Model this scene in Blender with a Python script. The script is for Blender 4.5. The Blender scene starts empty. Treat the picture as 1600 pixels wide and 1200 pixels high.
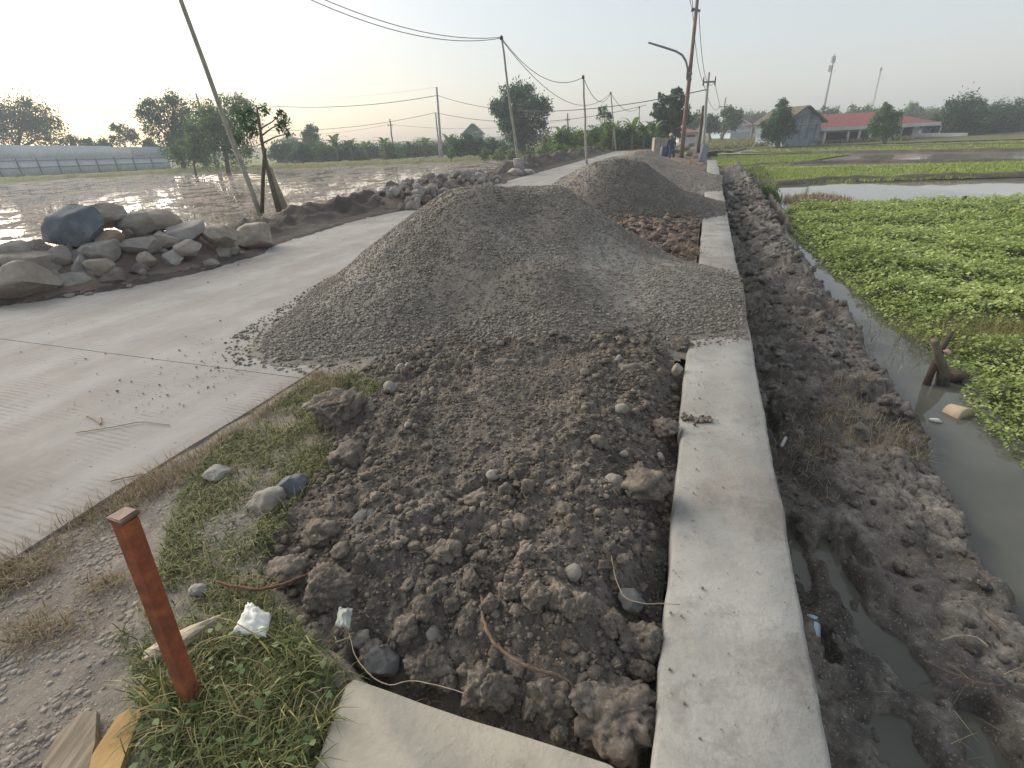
import bpy, bmesh, math, random
import numpy as np
from mathutils import Matrix, Vector
C = bpy.context.scene
COL = C.collection
rng = np.random.default_rng(7)
random.seed(7)
HAZE = 0.0021
# ------------------------------------------------------------------ camera model
F = 782.0; PITCH = math.radians(26.4); ROLL = math.atan2(80.0, 1575.0); CAMZ = 1.5
DN = np.array([math.sin(ROLL), math.cos(ROLL)]); RT = np.array([math.cos(ROLL), -math.sin(ROLL)])
def ray(px, py):
    u, v = px - 800.0, py - 600.0
    a = u*RT[0] + v*RT[1]; b = u*DN[0] + v*DN[1]
    return np.array([a, F*math.cos(PITCH) - b*math.sin(PITCH), -(b*math.cos(PITCH) + F*math.sin(PITCH))])
def at(px, py, z=0.0):
    r = ray(px, py); k = (z - CAMZ)/r[2]
    return np.array([0, 0, CAMZ]) + r*k
def aty(px, py, Y):
    r = ray(px, py)
    return np.array([0, 0, CAMZ]) + r*(Y/r[1])
def proj(p):
    x, y, z = p[0], p[1], p[2] - CAMZ
    d = y*math.cos(PITCH) - z*math.sin(PITCH)
    b = (-z*math.cos(PITCH) - y*math.sin(PITCH))*F/d; a = x*F/d
    return np.array([800 + a*RT[0] + b*DN[0], 600 + a*RT[1] + b*DN[1], d])
def zat(X, Y, py):
    lo, hi = -20.0, CAMZ + 1.2*Y
    for _ in range(60):
        m = (lo + hi)/2
        if proj((X, Y, m))[1] > py: lo = m
        else: hi = m
    return lo
def mpp(p): return proj(p)[2]/F          # metres per photo pixel at a point
W0 = np.array([0.32, 0.73]); WS = np.array([0.3540, 0.9352]); WT = np.array([0.9352, -0.3540])
def st(s, t):
    s = np.asarray(s, float); t = np.asarray(t, float)
    return W0[0] + s*WS[0] + t*WT[0], W0[1] + s*WS[1] + t*WT[1]
def inv_st(x, y):
    dx, dy = x - W0[0], y - W0[1]
    return dx*WS[0] + dy*WS[1], dx*WT[0] + dy*WT[1]
def in_poly(x, y, poly):
    r = np.zeros(np.shape(x), bool); n = len(poly)
    for i in range(n):
        x0, y0 = poly[i][:2]; x1, y1 = poly[(i+1) % n][:2]
        if y0 == y1: continue
        c = ((y0 > y) != (y1 > y)) & (x < (x1-x0)*(y-y0)/(y1-y0) + x0)
        r ^= c
    return r
def seg_dist(x, y, pl):
    d = np.full(np.shape(x), 1e9)
    for a, b in zip(pl[:-1], pl[1:]):
        ax, ay = a[:2]; bx, by = b[:2]; L = (bx-ax)**2 + (by-ay)**2 + 1e-12
        k = np.clip(((x-ax)*(bx-ax) + (y-ay)*(by-ay))/L, 0, 1)
        d = np.minimum(d, np.hypot(x-ax-k*(bx-ax), y-ay-k*(by-ay)))
    return d
def poly_sd(x, y, poly):                  # signed distance, positive inside
    d = seg_dist(x, y, list(poly) + [poly[0]])
    return np.where(in_poly(x, y, poly), d, -d)
def sstep(a, b, x):
    k = np.clip((x-a)/(b-a), 0, 1); return k*k*(3-2*k)
_ES, _ET = [-6, 0, 2.45, 3.3, 4.3, 5.3, 6.0, 8.7, 10.1, 12.6, 60], [-10.0, -8.6, -7.4, -6.65, -6.35, -6.35, -6.7, -6.95, -6.65, -6.75, -6.8]
def edge(s): return np.interp(s, _ES, _ET)          # where the road meets the dirt bank on its left
def atl(pts, z): return [at(px, py, z) for px, py in pts]
# ------------------------------------------------------------------ noise
def _h(ix, iy, iz, seed):
    h = (ix.astype(np.int64)*374761393 + iy.astype(np.int64)*668265263 + iz.astype(np.int64)*2147483647 + seed*1274126177) & 0xffffffff
    h = ((h ^ (h >> 13))*1274126177) & 0xffffffff
    return (h ^ (h >> 16)) & 0xffffffff
_G = rng.normal(size=(256, 3)); _G /= np.linalg.norm(_G, axis=1)[:, None]
def perlin(x, y, z=None, seed=0):
    x = np.asarray(x, float); y = np.asarray(y, float)
    z = np.zeros_like(x) if z is None else np.asarray(z, float)
    X, Y, Z = np.floor(x), np.floor(y), np.floor(z); fx, fy, fz = x-X, y-Y, z-Z
    u, v, w = [k*k*k*(k*(k*6-15)+10) for k in (fx, fy, fz)]
    out = 0
    for i in (0, 1):
        for j in (0, 1):
            for k in (0, 1):
                g = _G[_h(X+i, Y+j, Z+k, seed) & 255]
                wt = (u if i else 1-u)*(v if j else 1-v)*(w if k else 1-w)
                out = out + wt*(g[..., 0]*(fx-i) + g[..., 1]*(fy-j) + g[..., 2]*(fz-k))
    return out*1.5
def fbm(x, y, z=None, oct=4, seed=0, gain=0.5):
    o = 0; a = 1.0; f = 1.0
    for i in range(oct):
        o = o + a*perlin(np.asarray(x)*f + i*17.3, np.asarray(y)*f - i*9.1, None if z is None else np.asarray(z)*f, seed+i)
        a *= gain; f *= 2.03
    return o
def worley(x, y, seed=0):
    x = np.asarray(x, float); y = np.asarray(y, float); X, Y = np.floor(x), np.floor(y)
    f1 = np.full(x.shape, 9.0); f2 = np.full(x.shape, 9.0); idv = np.zeros(x.shape)
    for i in (-1, 0, 1):
        for j in (-1, 0, 1):
            h = _h(X+i, Y+j, X*0, seed)
            cx = X+i+(h & 1023)/1023.0; cy = Y+j+((h >> 10) & 1023)/1023.0
            d = np.hypot(x-cx, y-cy)
            n = d < f1
            f2 = np.where(n, f1, np.minimum(f2, d)); f1 = np.where(n, d, f1); idv = np.where(n, ((h >> 20) & 255)/255.0, idv)
    return f1, f2, idv
# ------------------------------------------------------------------ mesh building
class MB:
    def __init__(s): s.v = []; s.f = []; s.a = []; s.n = 0
    def add(s, V, Fs, a=0.5):
        V = np.asarray(V, float).reshape(-1, 3)
        if not isinstance(Fs, list): Fs = [Fs]
        for f in Fs:
            f = np.asarray(f, np.int64)
            if f.size: s.f.append(f + s.n)
        s.v.append(V); s.a.append(np.broadcast_to(np.asarray(a, float), (len(V),))); s.n += len(V)
        return s
    def build(s, name, mat, parent=None, loc=None, smooth=True, sharp=None):
        V = np.concatenate(s.v); A = np.concatenate(s.a)
        me = bpy.data.meshes.new(name)
        if loc is None: loc = parent.location if parent is not None else (0, 0, 0)
        L = np.array(loc, float)
        Vl = V - L
        fl = [f for f in s.f]
        li = np.concatenate([f.ravel() for f in fl]).astype(np.int32)
        tot = np.concatenate([np.full(len(f), f.shape[1]) for f in fl])
        start = np.concatenate([[0], np.cumsum(tot)[:-1]]).astype(np.int32)
        me.vertices.add(len(Vl)); me.vertices.foreach_set('co', Vl.astype(np.float32).ravel())
        me.loops.add(len(li)); me.loops.foreach_set('vertex_index', li)
        me.polygons.add(len(tot)); me.polygons.foreach_set('loop_start', start)
        me.update(calc_edges=True)
        me.polygons.foreach_set('use_smooth', np.full(len(tot), bool(smooth)))
        at_ = me.attributes.new('var', 'FLOAT', 'POINT'); at_.data.foreach_set('value', A.astype(np.float32))
        if sharp is not None: me.set_sharp_from_angle(angle=math.radians(sharp))
        me.materials.append(mat)
        o = bpy.data.objects.new(name, me); COL.objects.link(o)
        if parent is not None: o.parent = parent; o.location = (0, 0, 0)
        else: o.location = tuple(L)
        # children of a mesh thing: remember the world position of the origin
        o['_org'] = 0; del o['_org']
        return o
    def sub(s, name, mat, parent, org, **k):   # child of a child / of a mesh thing whose origin stands at org
        o = s.build(name, mat, None, org, **k); o.parent = parent; o.location = (0, 0, 0); return o
def tag(o, label=None, cat=None, group=None, kind=None):
    if label: o['label'] = label
    if cat: o['category'] = cat
    if group: o['group'] = group
    if kind: o['kind'] = kind
    return o
def thing(name, loc, label, cat, group=None):
    o = bpy.data.objects.new(name, None); COL.objects.link(o); o.location = tuple(float(q) for q in loc)
    o.empty_display_size = 0.1
    return tag(o, label, cat, group)
def grid_faces(nu, nv, keep=None):
    i = np.arange(nu-1)[:, None]*nv + np.arange(nv-1)[None, :]
    f = np.stack([i, i+nv, i+nv+1, i+1], -1)
    if keep is not None: f = f[keep]
    return f.reshape(-1, 4)
def compact(V, Fc):
    u, inv = np.unique(Fc, return_inverse=True)
    return V[u], inv.reshape(Fc.shape)
def box(x0, x1, y0, y1, z0, z1):
    V = np.array([(x, y, z) for z in (z0, z1) for y in (y0, y1) for x in (x0, x1)], float)
    return V, np.array([(0, 2, 3, 1), (4, 5, 7, 6), (0, 1, 5, 4), (2, 6, 7, 3), (0, 4, 6, 2), (1, 3, 7, 5)])
def prism(poly, z0, z1):                  # poly ccw list of xy
    n = len(poly); V = [(p[0], p[1], z0) for p in poly] + [(p[0], p[1], z1) for p in poly]
    return np.array(V, float), [np.array([[(n-1-i) for i in range(n)]]), np.array([[n+i for i in range(n)]]),
            np.array([[i, (i+1) % n, n+(i+1) % n, n+i] for i in range(n)])]
def obox(p0, p1, w, h, up=(0, 0, 1)):     # beam from p0 to p1, width w, height h
    p0 = np.array(p0, float); p1 = np.array(p1, float); d = p1-p0; d /= np.linalg.norm(d)
    up = np.array(up, float)
    sd = np.cross(d, up)
    if np.linalg.norm(sd) < 1e-6: sd = np.cross(d, (1, 0, 0))
    sd /= np.linalg.norm(sd); uu = np.cross(sd, d)
    V = []
    for p in (p0, p1):
        for a, b in ((-1, -1), (1, -1), (1, 1), (-1, 1)): V.append(p + sd*a*w/2 + uu*b*h/2)
    return np.array(V), np.array([(3, 2, 1, 0), (4, 5, 6, 7), (0, 1, 5, 4), (1, 2, 6, 5), (2, 3, 7, 6), (3, 0, 4, 7)])
def tube(P, R, n=8, cap=True):
    P = np.asarray(P, float); m = len(P); R = np.broadcast_to(np.asarray(R, float), (m,))
    T = np.gradient(P, axis=0); T /= np.linalg.norm(T, axis=1)[:, None] + 1e-12
    ref = np.array([0.0, 0, 1]) if abs(T[0][2]) < 0.9 else np.array([1.0, 0, 0])
    U = np.cross(T, ref); U /= np.linalg.norm(U, axis=1)[:, None] + 1e-12
    for i in range(1, m):
        u = U[i-1] - T[i]*np.dot(U[i-1], T[i]); U[i] = u/(np.linalg.norm(u)+1e-12)
    B = np.cross(T, U); an = np.arange(n)*2*math.pi/n
    V = (P[:, None] + R[:, None, None]*(np.cos(an)[None, :, None]*U[:, None] + np.sin(an)[None, :, None]*B[:, None])).reshape(-1, 3)
    f = [(i*n+j, i*n+(j+1) % n, (i+1)*n+(j+1) % n, (i+1)*n+j) for i in range(m-1) for j in range(n)]
    Fs = [np.array(f)]
    if cap: Fs.append(np.array([list(range(n))[::-1], [(m-1)*n+j for j in range(n)]]))
    return V, Fs
def _ico(sub):
    bm = bmesh.new(); bmesh.ops.create_icosphere(bm, subdivisions=sub, radius=1)
    V = np.array([v.co[:] for v in bm.verts]); Fc = np.array([[v.index for v in f.verts] for f in bm.faces]); bm.free(); return V, Fc
ICO = {k: _ico(k) for k in (1, 2, 3, 4, 5)}
def rock(sub, seed, cuts=9, rough=0.12, lump=0.25, dr=(0.55, 0.88)):   # unit angular stone
    r = np.random.default_rng(seed); V, Fc = ICO[sub]; V = V.copy()
    o = r.uniform(-50, 50, 3)
    V *= (1 + lump*perlin(V[:, 0]*0.9+o[0], V[:, 1]*0.9+o[1], V[:, 2]*0.9+o[2]))[:, None]
    for _ in range(cuts):
        n = r.normal(size=3); n /= np.linalg.norm(n); d = r.uniform(*dr)
        k = np.maximum(0, V@n - d); V -= (k*0.96)[:, None]*n
    if rough > 0:
        V *= (1 + rough*fbm(V[:, 0]*2.2+o[1], V[:, 1]*2.2+o[2], V[:, 2]*2.2+o[0], 4))[:, None]
    V -= (V.max(0)+V.min(0))/2; V /= (V.max(0)-V.min(0))/2
    return V, Fc
def clod(sub, seed, amp=0.42):            # broken lump of earth: rough faces, cracks, crumbs
    r = np.random.default_rng(seed); V, Fc = ICO[sub]; V = V.copy(); o = r.uniform(-50, 50, 3)
    q = V*1.1; V *= (1 + 0.40*perlin(q[:, 0]+o[0], q[:, 1]+o[1], q[:, 2]+o[2], 3))[:, None]
    for _ in range(7):
        n = r.normal(size=3); n /= np.linalg.norm(n); d = r.uniform(0.6, 0.95); k = np.maximum(0, V@n - d); V -= (k*0.85)[:, None]*n
    oc = 5 if sub > 3 else (4 if sub == 3 else 2)
    b = 0.55*amp*fbm(V[:, 0]*2.3+o[1], V[:, 1]*2.3+o[2], V[:, 2]*2.3+o[0], oct=oc, seed=5, gain=0.62)
    if sub > 2:
        for fr, dp in ((1.5, 0.16), (3.1, 0.08)): b = b - dp*np.exp(-(perlin(V[:, 0]*fr+o[2], V[:, 1]*fr+o[0], V[:, 2]*fr+o[1], 8)/0.07)**2)
    V *= (1 + b)[:, None]
    V -= (V.max(0)+V.min(0))/2; V /= (V.max(0)-V.min(0))/2
    return V, Fc
def rotm(n, r):
    q = r.normal(size=(n, 4)); q /= np.linalg.norm(q, axis=1)[:, None]; w, x, y, z = q.T
    return np.stack([np.stack([1-2*(y*y+z*z), 2*(x*y-z*w), 2*(x*z+y*w)], -1), np.stack([2*(x*y+z*w), 1-2*(x*x+z*z), 2*(y*z-x*w)], -1),
                     np.stack([2*(x*z-y*w), 2*(y*z+x*w), 1-2*(x*x+y*y)], -1)], 1)
def scatter(mb, shapes, P, S, r, var=None, flat=0.75):
    n = len(P); S = np.asarray(S); kind = r.integers(0, len(shapes), n)
    var = r.uniform(0, 1, n) if var is None else var
    for k, (V, Fc) in enumerate(shapes):
        ix = np.where(kind == k)[0]
        if not len(ix): continue
        R = rotm(len(ix), r)
        X = np.einsum('nij,vj->nvi', R, V)*S[ix][:, None, None]
        X[:, :, 2] *= flat
        X += P[ix][:, None, :]
        m = len(V); fa = (Fc[None] + (np.arange(len(ix))*m)[:, None, None]).reshape(-1, Fc.shape[1])
        mb.add(X.reshape(-1, 3), fa, np.repeat(var[ix], m))
# ------------------------------------------------------------------ materials
def srgb(r, g, b):
    f = lambda c: (c/255/12.92) if c/255 <= 0.04045 else ((c/255+0.055)/1.055)**2.4
    return (f(r), f(g), f(b), 1)
class N:
    def __init__(s, name):
        s.m = bpy.data.materials.new(name); s.m.use_nodes = True; s.t = s.m.node_tree; s.n = s.t.nodes
        s.b = s.n['Principled BSDF']; s.b.inputs['Specular IOR Level'].default_value = 0.3
        s.tc = s.n.new('ShaderNodeTexCoord')
    def L(s, a, b): s.t.links.new(a, b)
    def noise(s, sc, det=5, rough=0.6, coord='Object', vec=None):
        q = s.n.new('ShaderNodeTexNoise'); q.inputs['Scale'].default_value = sc; q.inputs['Detail'].default_value = det; q.inputs['Roughness'].default_value = rough
        s.L(vec if vec is not None else s.tc.outputs[coord], q.inputs['Vector']); return q.outputs['Fac']
    def ramp(s, fac, stops):
        q = s.n.new('ShaderNodeValToRGB'); e = q.color_ramp.elements
        while len(e) < len(stops): e.new(0.5)
        for k, (p, c) in zip(e, stops): k.position = p; k.color = c
        s.L(fac, q.inputs['Fac']); return q.outputs['Color']
    def mix(s, fac, a, b, mode='MIX'):
        q = s.n.new('ShaderNodeMix'); q.data_type = 'RGBA'; q.blend_type = mode
        for val, sock in ((fac, q.inputs[0]), (a, q.inputs[6]), (b, q.inputs[7])):
            if hasattr(val, 'is_linked'): s.L(val, sock)
            else: sock.default_value = val
        return q.outputs[2]
    def math(s, op, a, b=0.0):
        q = s.n.new('ShaderNodeMath'); q.operation = op
        for val, sock in ((a, q.inputs[0]), (b, q.inputs[1])):
            if hasattr(val, 'is_linked'): s.L(val, sock)
            else: sock.default_value = val
        return q.outputs[0]
    def attr(s, name='var'):
        q = s.n.new('ShaderNodeAttribute'); q.attribute_name = name; return q.outputs['Fac']
    def bump(s, h, strength=0.5, dist=0.01, prev=None):
        q = s.n.new('ShaderNodeBump'); q.inputs['Strength'].default_value = strength; q.inputs['Distance'].default_value = dist
        s.L(h, q.inputs['Height'])
        if prev is not None: s.L(prev, q.inputs['Normal'])
        return q.outputs['Normal']
    def fin(s, col=None, rough=None, nor=None):
        for v, k in ((col, 'Base Color'), (rough, 'Roughness'), (nor, 'Normal')):
            if v is None: continue
            if hasattr(v, 'is_linked'): s.L(v, s.b.inputs[k])
            else: s.b.inputs[k].default_value = v
        return s.m
def simple(name, c0, c1, sc=6, rough=0.85, bump=0.3, bd=0.01, bsc=None, blotch=None, var=None):
    n = N(name); f = n.noise(sc); col = n.ramp(f, [(0.3, srgb(*c0)), (0.7, srgb(*c1))])
    if blotch: col = n.mix(n.ramp(n.noise(blotch[1], 3), [(0.42, (0, 0, 0, 1)), (0.62, (1, 1, 1, 1))]), col, srgb(*blotch[0]))
    if var: col = n.mix(0.8, col, n.ramp(n.attr(), [(0, srgb(*var[0])), (1, srgb(*var[1]))]))
    return n.fin(col, rough, n.bump(n.noise(bsc or sc*4, 8, 0.7), bump, bd) if bump else None)
# ================================================================== materials of the ground
def concrete(name, base, stain, dark, sc=3.0):
    n = N(name)
    c = n.ramp(n.noise(sc, 7, 0.65), [(0.32, srgb(*base[0])), (0.68, srgb(*base[1]))])
    c = n.mix(n.ramp(n.noise(1.1, 4), [(0.46, (0, 0, 0, 1)), (0.62, (0.7, 0.7, 0.7, 1))]), c, srgb(*stain))
    c = n.mix(n.ramp(n.noise(2.6, 6, 0.75), [(0.52, (0, 0, 0, 1)), (0.64, (0.6, 0.6, 0.6, 1))]), c, srgb(*dark))
    sp = n.ramp(n.noise(60, 4, 0.65), [(0.60, (0, 0, 0, 1)), (0.66, (1, 1, 1, 1))])
    sp = n.math('MULTIPLY', sp, n.ramp(n.noise(1.7, 4), [(0.42, (0.1, 0.1, 0.1, 1)), (0.65, (1, 1, 1, 1))]))
    c = n.mix(n.math('MULTIPLY', sp, 0.6), c, srgb(100, 92, 84))
    w = n.n.new('ShaderNodeTexVoronoi'); w.feature = 'DISTANCE_TO_EDGE'; w.inputs['Scale'].default_value = 2.1
    dv = n.n.new('ShaderNodeVectorMath'); dv.operation = 'ADD'; n.L(n.tc.outputs['Object'], dv.inputs[0])
    nn = n.n.new('ShaderNodeTexNoise'); nn.inputs['Scale'].default_value = 4; n.L(n.tc.outputs['Object'], nn.inputs['Vector']); n.L(nn.outputs['Color'], dv.inputs[1])
    n.L(dv.outputs[0], w.inputs['Vector'])
    cr = n.math('MULTIPLY', n.ramp(w.outputs['Distance'], [(0.0, (1, 1, 1, 1)), (0.012, (0, 0, 0, 1))]), n.ramp(n.noise(0.9, 3), [(0.5, (0, 0, 0, 1)), (0.6, (0.35, 0.35, 0.35, 1))]))
    c = n.mix(cr, c, srgb(110, 102, 94))
    return n.fin(c, 0.85, n.bump(n.noise(60, 8, 0.7), 0.5, 0.006, n.bump(n.noise(7, 4), 0.4, 0.02)))
m_wall = concrete('wall concrete', ((142, 140, 134), (166, 164, 157)), (138, 131, 122), (118, 113, 106))
m_slab = concrete('slab concrete', ((150, 145, 132), (174, 168, 154)), (138, 133, 123), (122, 116, 106), 4.0)
def road_mat():
    n = N('brushed road concrete')
    mp = n.n.new('ShaderNodeMapping'); mp.inputs['Rotation'].default_value = (0, 0, math.atan2(WS[0], WS[1])); n.L(n.tc.outputs['Object'], mp.inputs['Vector'])
    V = mp.outputs['Vector']        # x across the road, y along it
    st_ = n.n.new('ShaderNodeMapping'); st_.inputs['Scale'].default_value = (1.6, 0.22, 1); n.L(V, st_.inputs['Vector'])
    c = n.ramp(n.noise(1.3, 7, 0.65), [(0.3, srgb(142, 139, 134)), (0.7, srgb(166, 163, 158))])
    track = n.ramp(n.noise(1.5, 5, 0.6, vec=st_.outputs['Vector']), [(0.4, (0, 0, 0, 1)), (0.62, (1, 1, 1, 1))])
    c = n.mix(n.math('MULTIPLY', track, 0.4), c, srgb(128, 120, 111))
    c = n.mix(n.ramp(n.noise(0.8, 6, 0.7), [(0.52, (0, 0, 0, 1)), (0.66, (0.45, 0.45, 0.45, 1))]), c, srgb(116, 108, 99))
    sep = n.n.new('ShaderNodeSeparateXYZ'); n.L(V, sep.inputs[0])
    wob = n.math('ADD', n.math('MULTIPLY', sep.outputs['Y'], 2*math.pi/0.036), n.math('MULTIPLY', n.noise(3.0, 3), 9.0))
    tine = n.math('SINE', wob)
    mask = n.ramp(n.noise(1.15, 5, 0.62), [(0.47, (0, 0, 0, 1)), (0.57, (1, 1, 1, 1))])
    mask = n.math('MULTIPLY', mask, n.ramp(n.noise(9, 3, 0.6), [(0.35, (0.15, 0.15, 0.15, 1)), (0.6, (1, 1, 1, 1))]))
    tm = n.math('MULTIPLY', n.math('MAXIMUM', tine, 0.0), mask)
    c = n.mix(n.math('MULTIPLY', tm, 0.5), c, srgb(104, 95, 86))
    sp = n.ramp(n.noise(38, 2, 0.5), [(0.70, (0, 0, 0, 1)), (0.74, (0.8, 0.8, 0.8, 1))])
    c = n.mix(sp, c, srgb(78, 71, 64))
    h = n.math('SUBTRACT', n.noise(30, 8, 0.7), n.math('MULTIPLY', tm, 0.6))
    return n.fin(c, 0.9, n.bump(h, 0.4, 0.006))
m_road = road_mat()
def earth(name, ramp, big, sc=5, rough=0.95, wet=None):
    n = N(name)
    c = n.ramp(n.noise(sc, 8, 0.7), [(0.28, srgb(*ramp[0])), (0.5, srgb(*ramp[1])), (0.74, srgb(*ramp[2]))])
    c = n.mix(n.ramp(n.noise(1.3, 4, 0.6), [(0.45, (0, 0, 0, 1)), (0.65, (0.7, 0.7, 0.7, 1))]), c, srgb(*big))
    c = n.mix(0.8, c, n.mix(1.0, c, n.ramp(n.attr(), [(0, (0.45, 0.45, 0.45, 1)), (1, (1.45, 1.42, 1.38, 1))]), 'MULTIPLY'))
    sp = n.ramp(n.noise(95, 3, 0.6), [(0.60, (0, 0, 0, 1)), (0.68, (1, 1, 1, 1))])
    c = n.mix(n.math('MULTIPLY', sp, 0.5), c, srgb(*[min(255, int(q*1.28)) for q in ramp[2]]))
    dk = n.ramp(n.noise(33, 5, 0.7), [(0.34, (1, 1, 1, 1)), (0.44, (0, 0, 0, 1))])
    c = n.mix(n.math('MULTIPLY', dk, 0.55), c, srgb(*[int(q*0.72) for q in ramp[0]]))
    r = rough
    if wet: r = n.ramp(n.noise(2.1, 4), [(0.4, (wet[0],)*3+(1,)), (0.6, (wet[1],)*3+(1,))])
    return n.fin(c, r, n.bump(n.noise(45, 10, 0.75), 0.7, 0.012, n.bump(n.noise(14, 5), 0.5, 0.03)))
m_soil = earth('crumbled topsoil', ((74, 69, 64), (102, 96, 89), (132, 124, 114)), (98, 91, 82), 8)
m_clod = earth('clod earth', ((80, 74, 68), (112, 104, 95), (146, 136, 123)), (108, 97, 86), 11)
m_dry = earth('dry reddish earth', ((88, 76, 68), (116, 102, 92), (140, 126, 114)), (106, 92, 81), 8)
m_mud = earth('wet black mud', ((66, 62, 58), (104, 98, 91), (152, 146, 137)), (88, 80, 73), 8, wet=(0.5, 0.95))
m_bank = earth('dark dug earth', ((66, 60, 55), (84, 77, 71), (104, 96, 88)), (76, 68, 62), 4)
m_verge = earth('gravelly verge dirt', ((116, 110, 103), (136, 130, 121), (158, 152, 142)), (124, 115, 105), 9)
m_bankbrown = earth('dusty bank earth', ((100, 88, 80), (118, 106, 96), (138, 126, 114)), (110, 96, 86), 5)
m_field = simple('dull field soil', (84, 84, 56), (112, 110, 72), 0.4, 0.95, 0.3, 0.05, 6)
m_grassland = simple('low grass ground', (92, 100, 50), (128, 134, 70), 0.8, 0.95, 0.4, 0.05, 9)
m_rice = simple('young rice ground', (118, 128, 58), (150, 156, 82), 1.2, 0.9, 0.3, 0.04, 9, blotch=((140, 140, 110), 0.35))
def gravel_mat(name, a, b, c2, big):
    n = N(name)
    c = n.ramp(n.attr(), [(0, srgb(*a)), (0.55, srgb(*b)), (1, srgb(*c2))])
    c = n.mix(n.ramp(n.noise(0.9, 5, 0.6), [(0.45, (0, 0, 0, 1)), (0.63, (0.65, 0.65, 0.65, 1))]), c, srgb(*big))
    c = n.mix(0.35, c, n.ramp(n.noise(30, 5, 0.7), [(0.3, srgb(*a)), (0.7, srgb(*c2))]))
    return n.fin(c, 0.9, n.bump(n.noise(90, 6, 0.7), 0.6, 0.006))
m_gravel = gravel_mat('crushed grey gravel', (82, 77, 70), (114, 107, 98), (176, 169, 158), (124, 115, 104))
m_gravel2 = gravel_mat('far crushed gravel', (86, 82, 77), (108, 103, 97), (138, 132, 124), (120, 112, 102))
m_gravel4 = gravel_mat('dusty far gravel', (98, 93, 86), (122, 116, 108), (150, 143, 134), (132, 122, 110))
m_gravel3 = gravel_mat('tan sandy gravel', (118, 108, 98), (140, 129, 117), (160, 149, 136), (132, 118, 104))
def water_mat(name, col, rough, bs, bstr, spec=0.5):
    n = N(name); n.b.inputs['Specular IOR Level'].default_value = spec; n.b.inputs['IOR'].default_value = 1.33
    c = n.ramp(n.noise(1.2, 5), [(0.35, srgb(*col[0])), (0.65, srgb(*col[1]))])
    return n.fin(c, rough, n.bump(n.noise(bs, 3), bstr, 0.01))
m_ditch = water_mat('murky ditch water', ((86, 86, 77), (102, 101, 91)), 0.03, 5, 0.06)
m_puddle = m_ditch
m_padw = water_mat('flooded paddy water', ((118, 112, 105), (142, 135, 127)), 0.06, 3, 0.03)

# ================================================================== ground sheet to the horizon
b = MB(); R_ = 4000
rr = np.concatenate([[0.0], np.geomspace(2, R_, 40)]); an = np.linspace(0, 2*math.pi, 97)[:-1]
V = np.array([(r*math.cos(a), r*math.sin(a), -1.25) for r in rr for a in an]); f = []
for i in range(len(rr)-1):
    for j in range(96): f.append((i*96+j, (i+1)*96+j, (i+1)*96+(j+1) % 96, i*96+(j+1) % 96))
tag(b.add(V, np.array(f)).build('ground', m_field), kind='structure')

# ================================================================== road: cast slabs with open joints
b = MB(); sj = inv_st(*at(120, 545)[:2])[0]
ROADL, ROADR = -6.75, -2.62
s0 = sj - 5*3
while s0 < 60:
    s1 = s0 + 5.0
    ss = np.linspace(s0+0.004, s1-0.004, 12); tt = np.linspace(ROADL, ROADR, 12)
    S, T = np.meshgrid(ss, tt, indexing='ij'); wob = 0.05*perlin(S*0.7, T*0+3)*(T > ROADR-0.01) - 0.12*perlin(S*0.5, T*0+8)*(T < ROADL+0.01)
    # the far road bends gently to the left of the straight line of the wall
    T2 = T + wob; fr_ = (ROADR-T2)/(ROADR-ROADL); T2 = ROADR + (edge(S)-0.35-ROADR)*fr_; X, Y = st(S, T2)
    Z = 0.006*perlin(S*0.6, T*0.6)
    n0 = len(ss); m0 = len(tt)
    top = np.stack([X, Y, Z], -1).reshape(-1, 3); bot = top.copy(); bot[:, 2] = -0.2
    b.add(top, grid_faces(n0, m0)[:, ::-1])
    rim = [i*m0 for i in range(n0)] + [(n0-1)*m0+j for j in range(1, m0)] + [i*m0+m0-1 for i in range(n0-2, -1, -1)] + [j for j in range(m0-2, 0, -1)]
    RV = np.concatenate([top[rim], bot[rim]]); k = len(rim)
    b.add(RV, np.array([(i, (i+1) % k, k+(i+1) % k, k+i) for i in range(k)]))
    s0 = s1
tag(b.build('road', m_road, sharp=40), kind='structure')
b = MB(); X, Y = st([-14, -14, 60, 60], [-7.6, -2.75, -2.75, -6.6])
b.add(np.stack([X, Y, np.full(4, -0.012)], -1), np.array([[0, 1, 2, 3]])); tag(b.build('road_bed', simple('road bed grit', (86, 79, 72), (106, 98, 90), 8)), kind='structure')

# ================================================================== retaining wall
WALLW = 0.44
ss = np.concatenate([np.arange(-1.6, 8, 0.035), np.arange(8, 27.2, 0.25)])
Lw = -0.004 + 0.009*fbm(ss*2.2, ss*0+1, oct=5, gain=.6) + 0.012*perlin(ss*0.35, ss*0+5)
Rw = WALLW + 0.012*fbm(ss*1.4, ss*0+9, oct=5, gain=.6)
Lw = Lw - 0.03*sstep(1.75, 1.85, ss)*(1-sstep(3.0, 3.4, ss)) + 0.012*(ss > 1.8)
prof = []
for fr, dz in ((0.0, -1.3), (0.0, -0.03), (0.012, -0.008), (0.04, 0.0), (0.3, 0), (0.6, 0), (0.96, 0.0), (0.99, -0.008), (1.0, -0.03), (1.0, -1.3)):
    t_ = Lw + (Rw-Lw)*fr; rgh = 0.006*fbm(ss*7, ss*0+fr*9, oct=3) if fr in (0.0, 1.0) else 0
    X, Y = st(ss, t_+rgh); Z = dz + (0.004*perlin(ss*1.3, ss*0+fr*2) if dz > -0.5 else 0)
    prof.append(np.stack([X, Y, np.broadcast_to(Z, X.shape)], -1))
P_ = np.stack(prof, 1); b = MB(); b.add(P_.reshape(-1, 3), grid_faces(len(ss), 10))
k = len(ss); b.add(np.concatenate([P_[0], P_[-1]]), [np.array([list(range(10))]), np.array([list(range(19, 9, -1))])])
wx, wy = st(0, 0.2)
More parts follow.
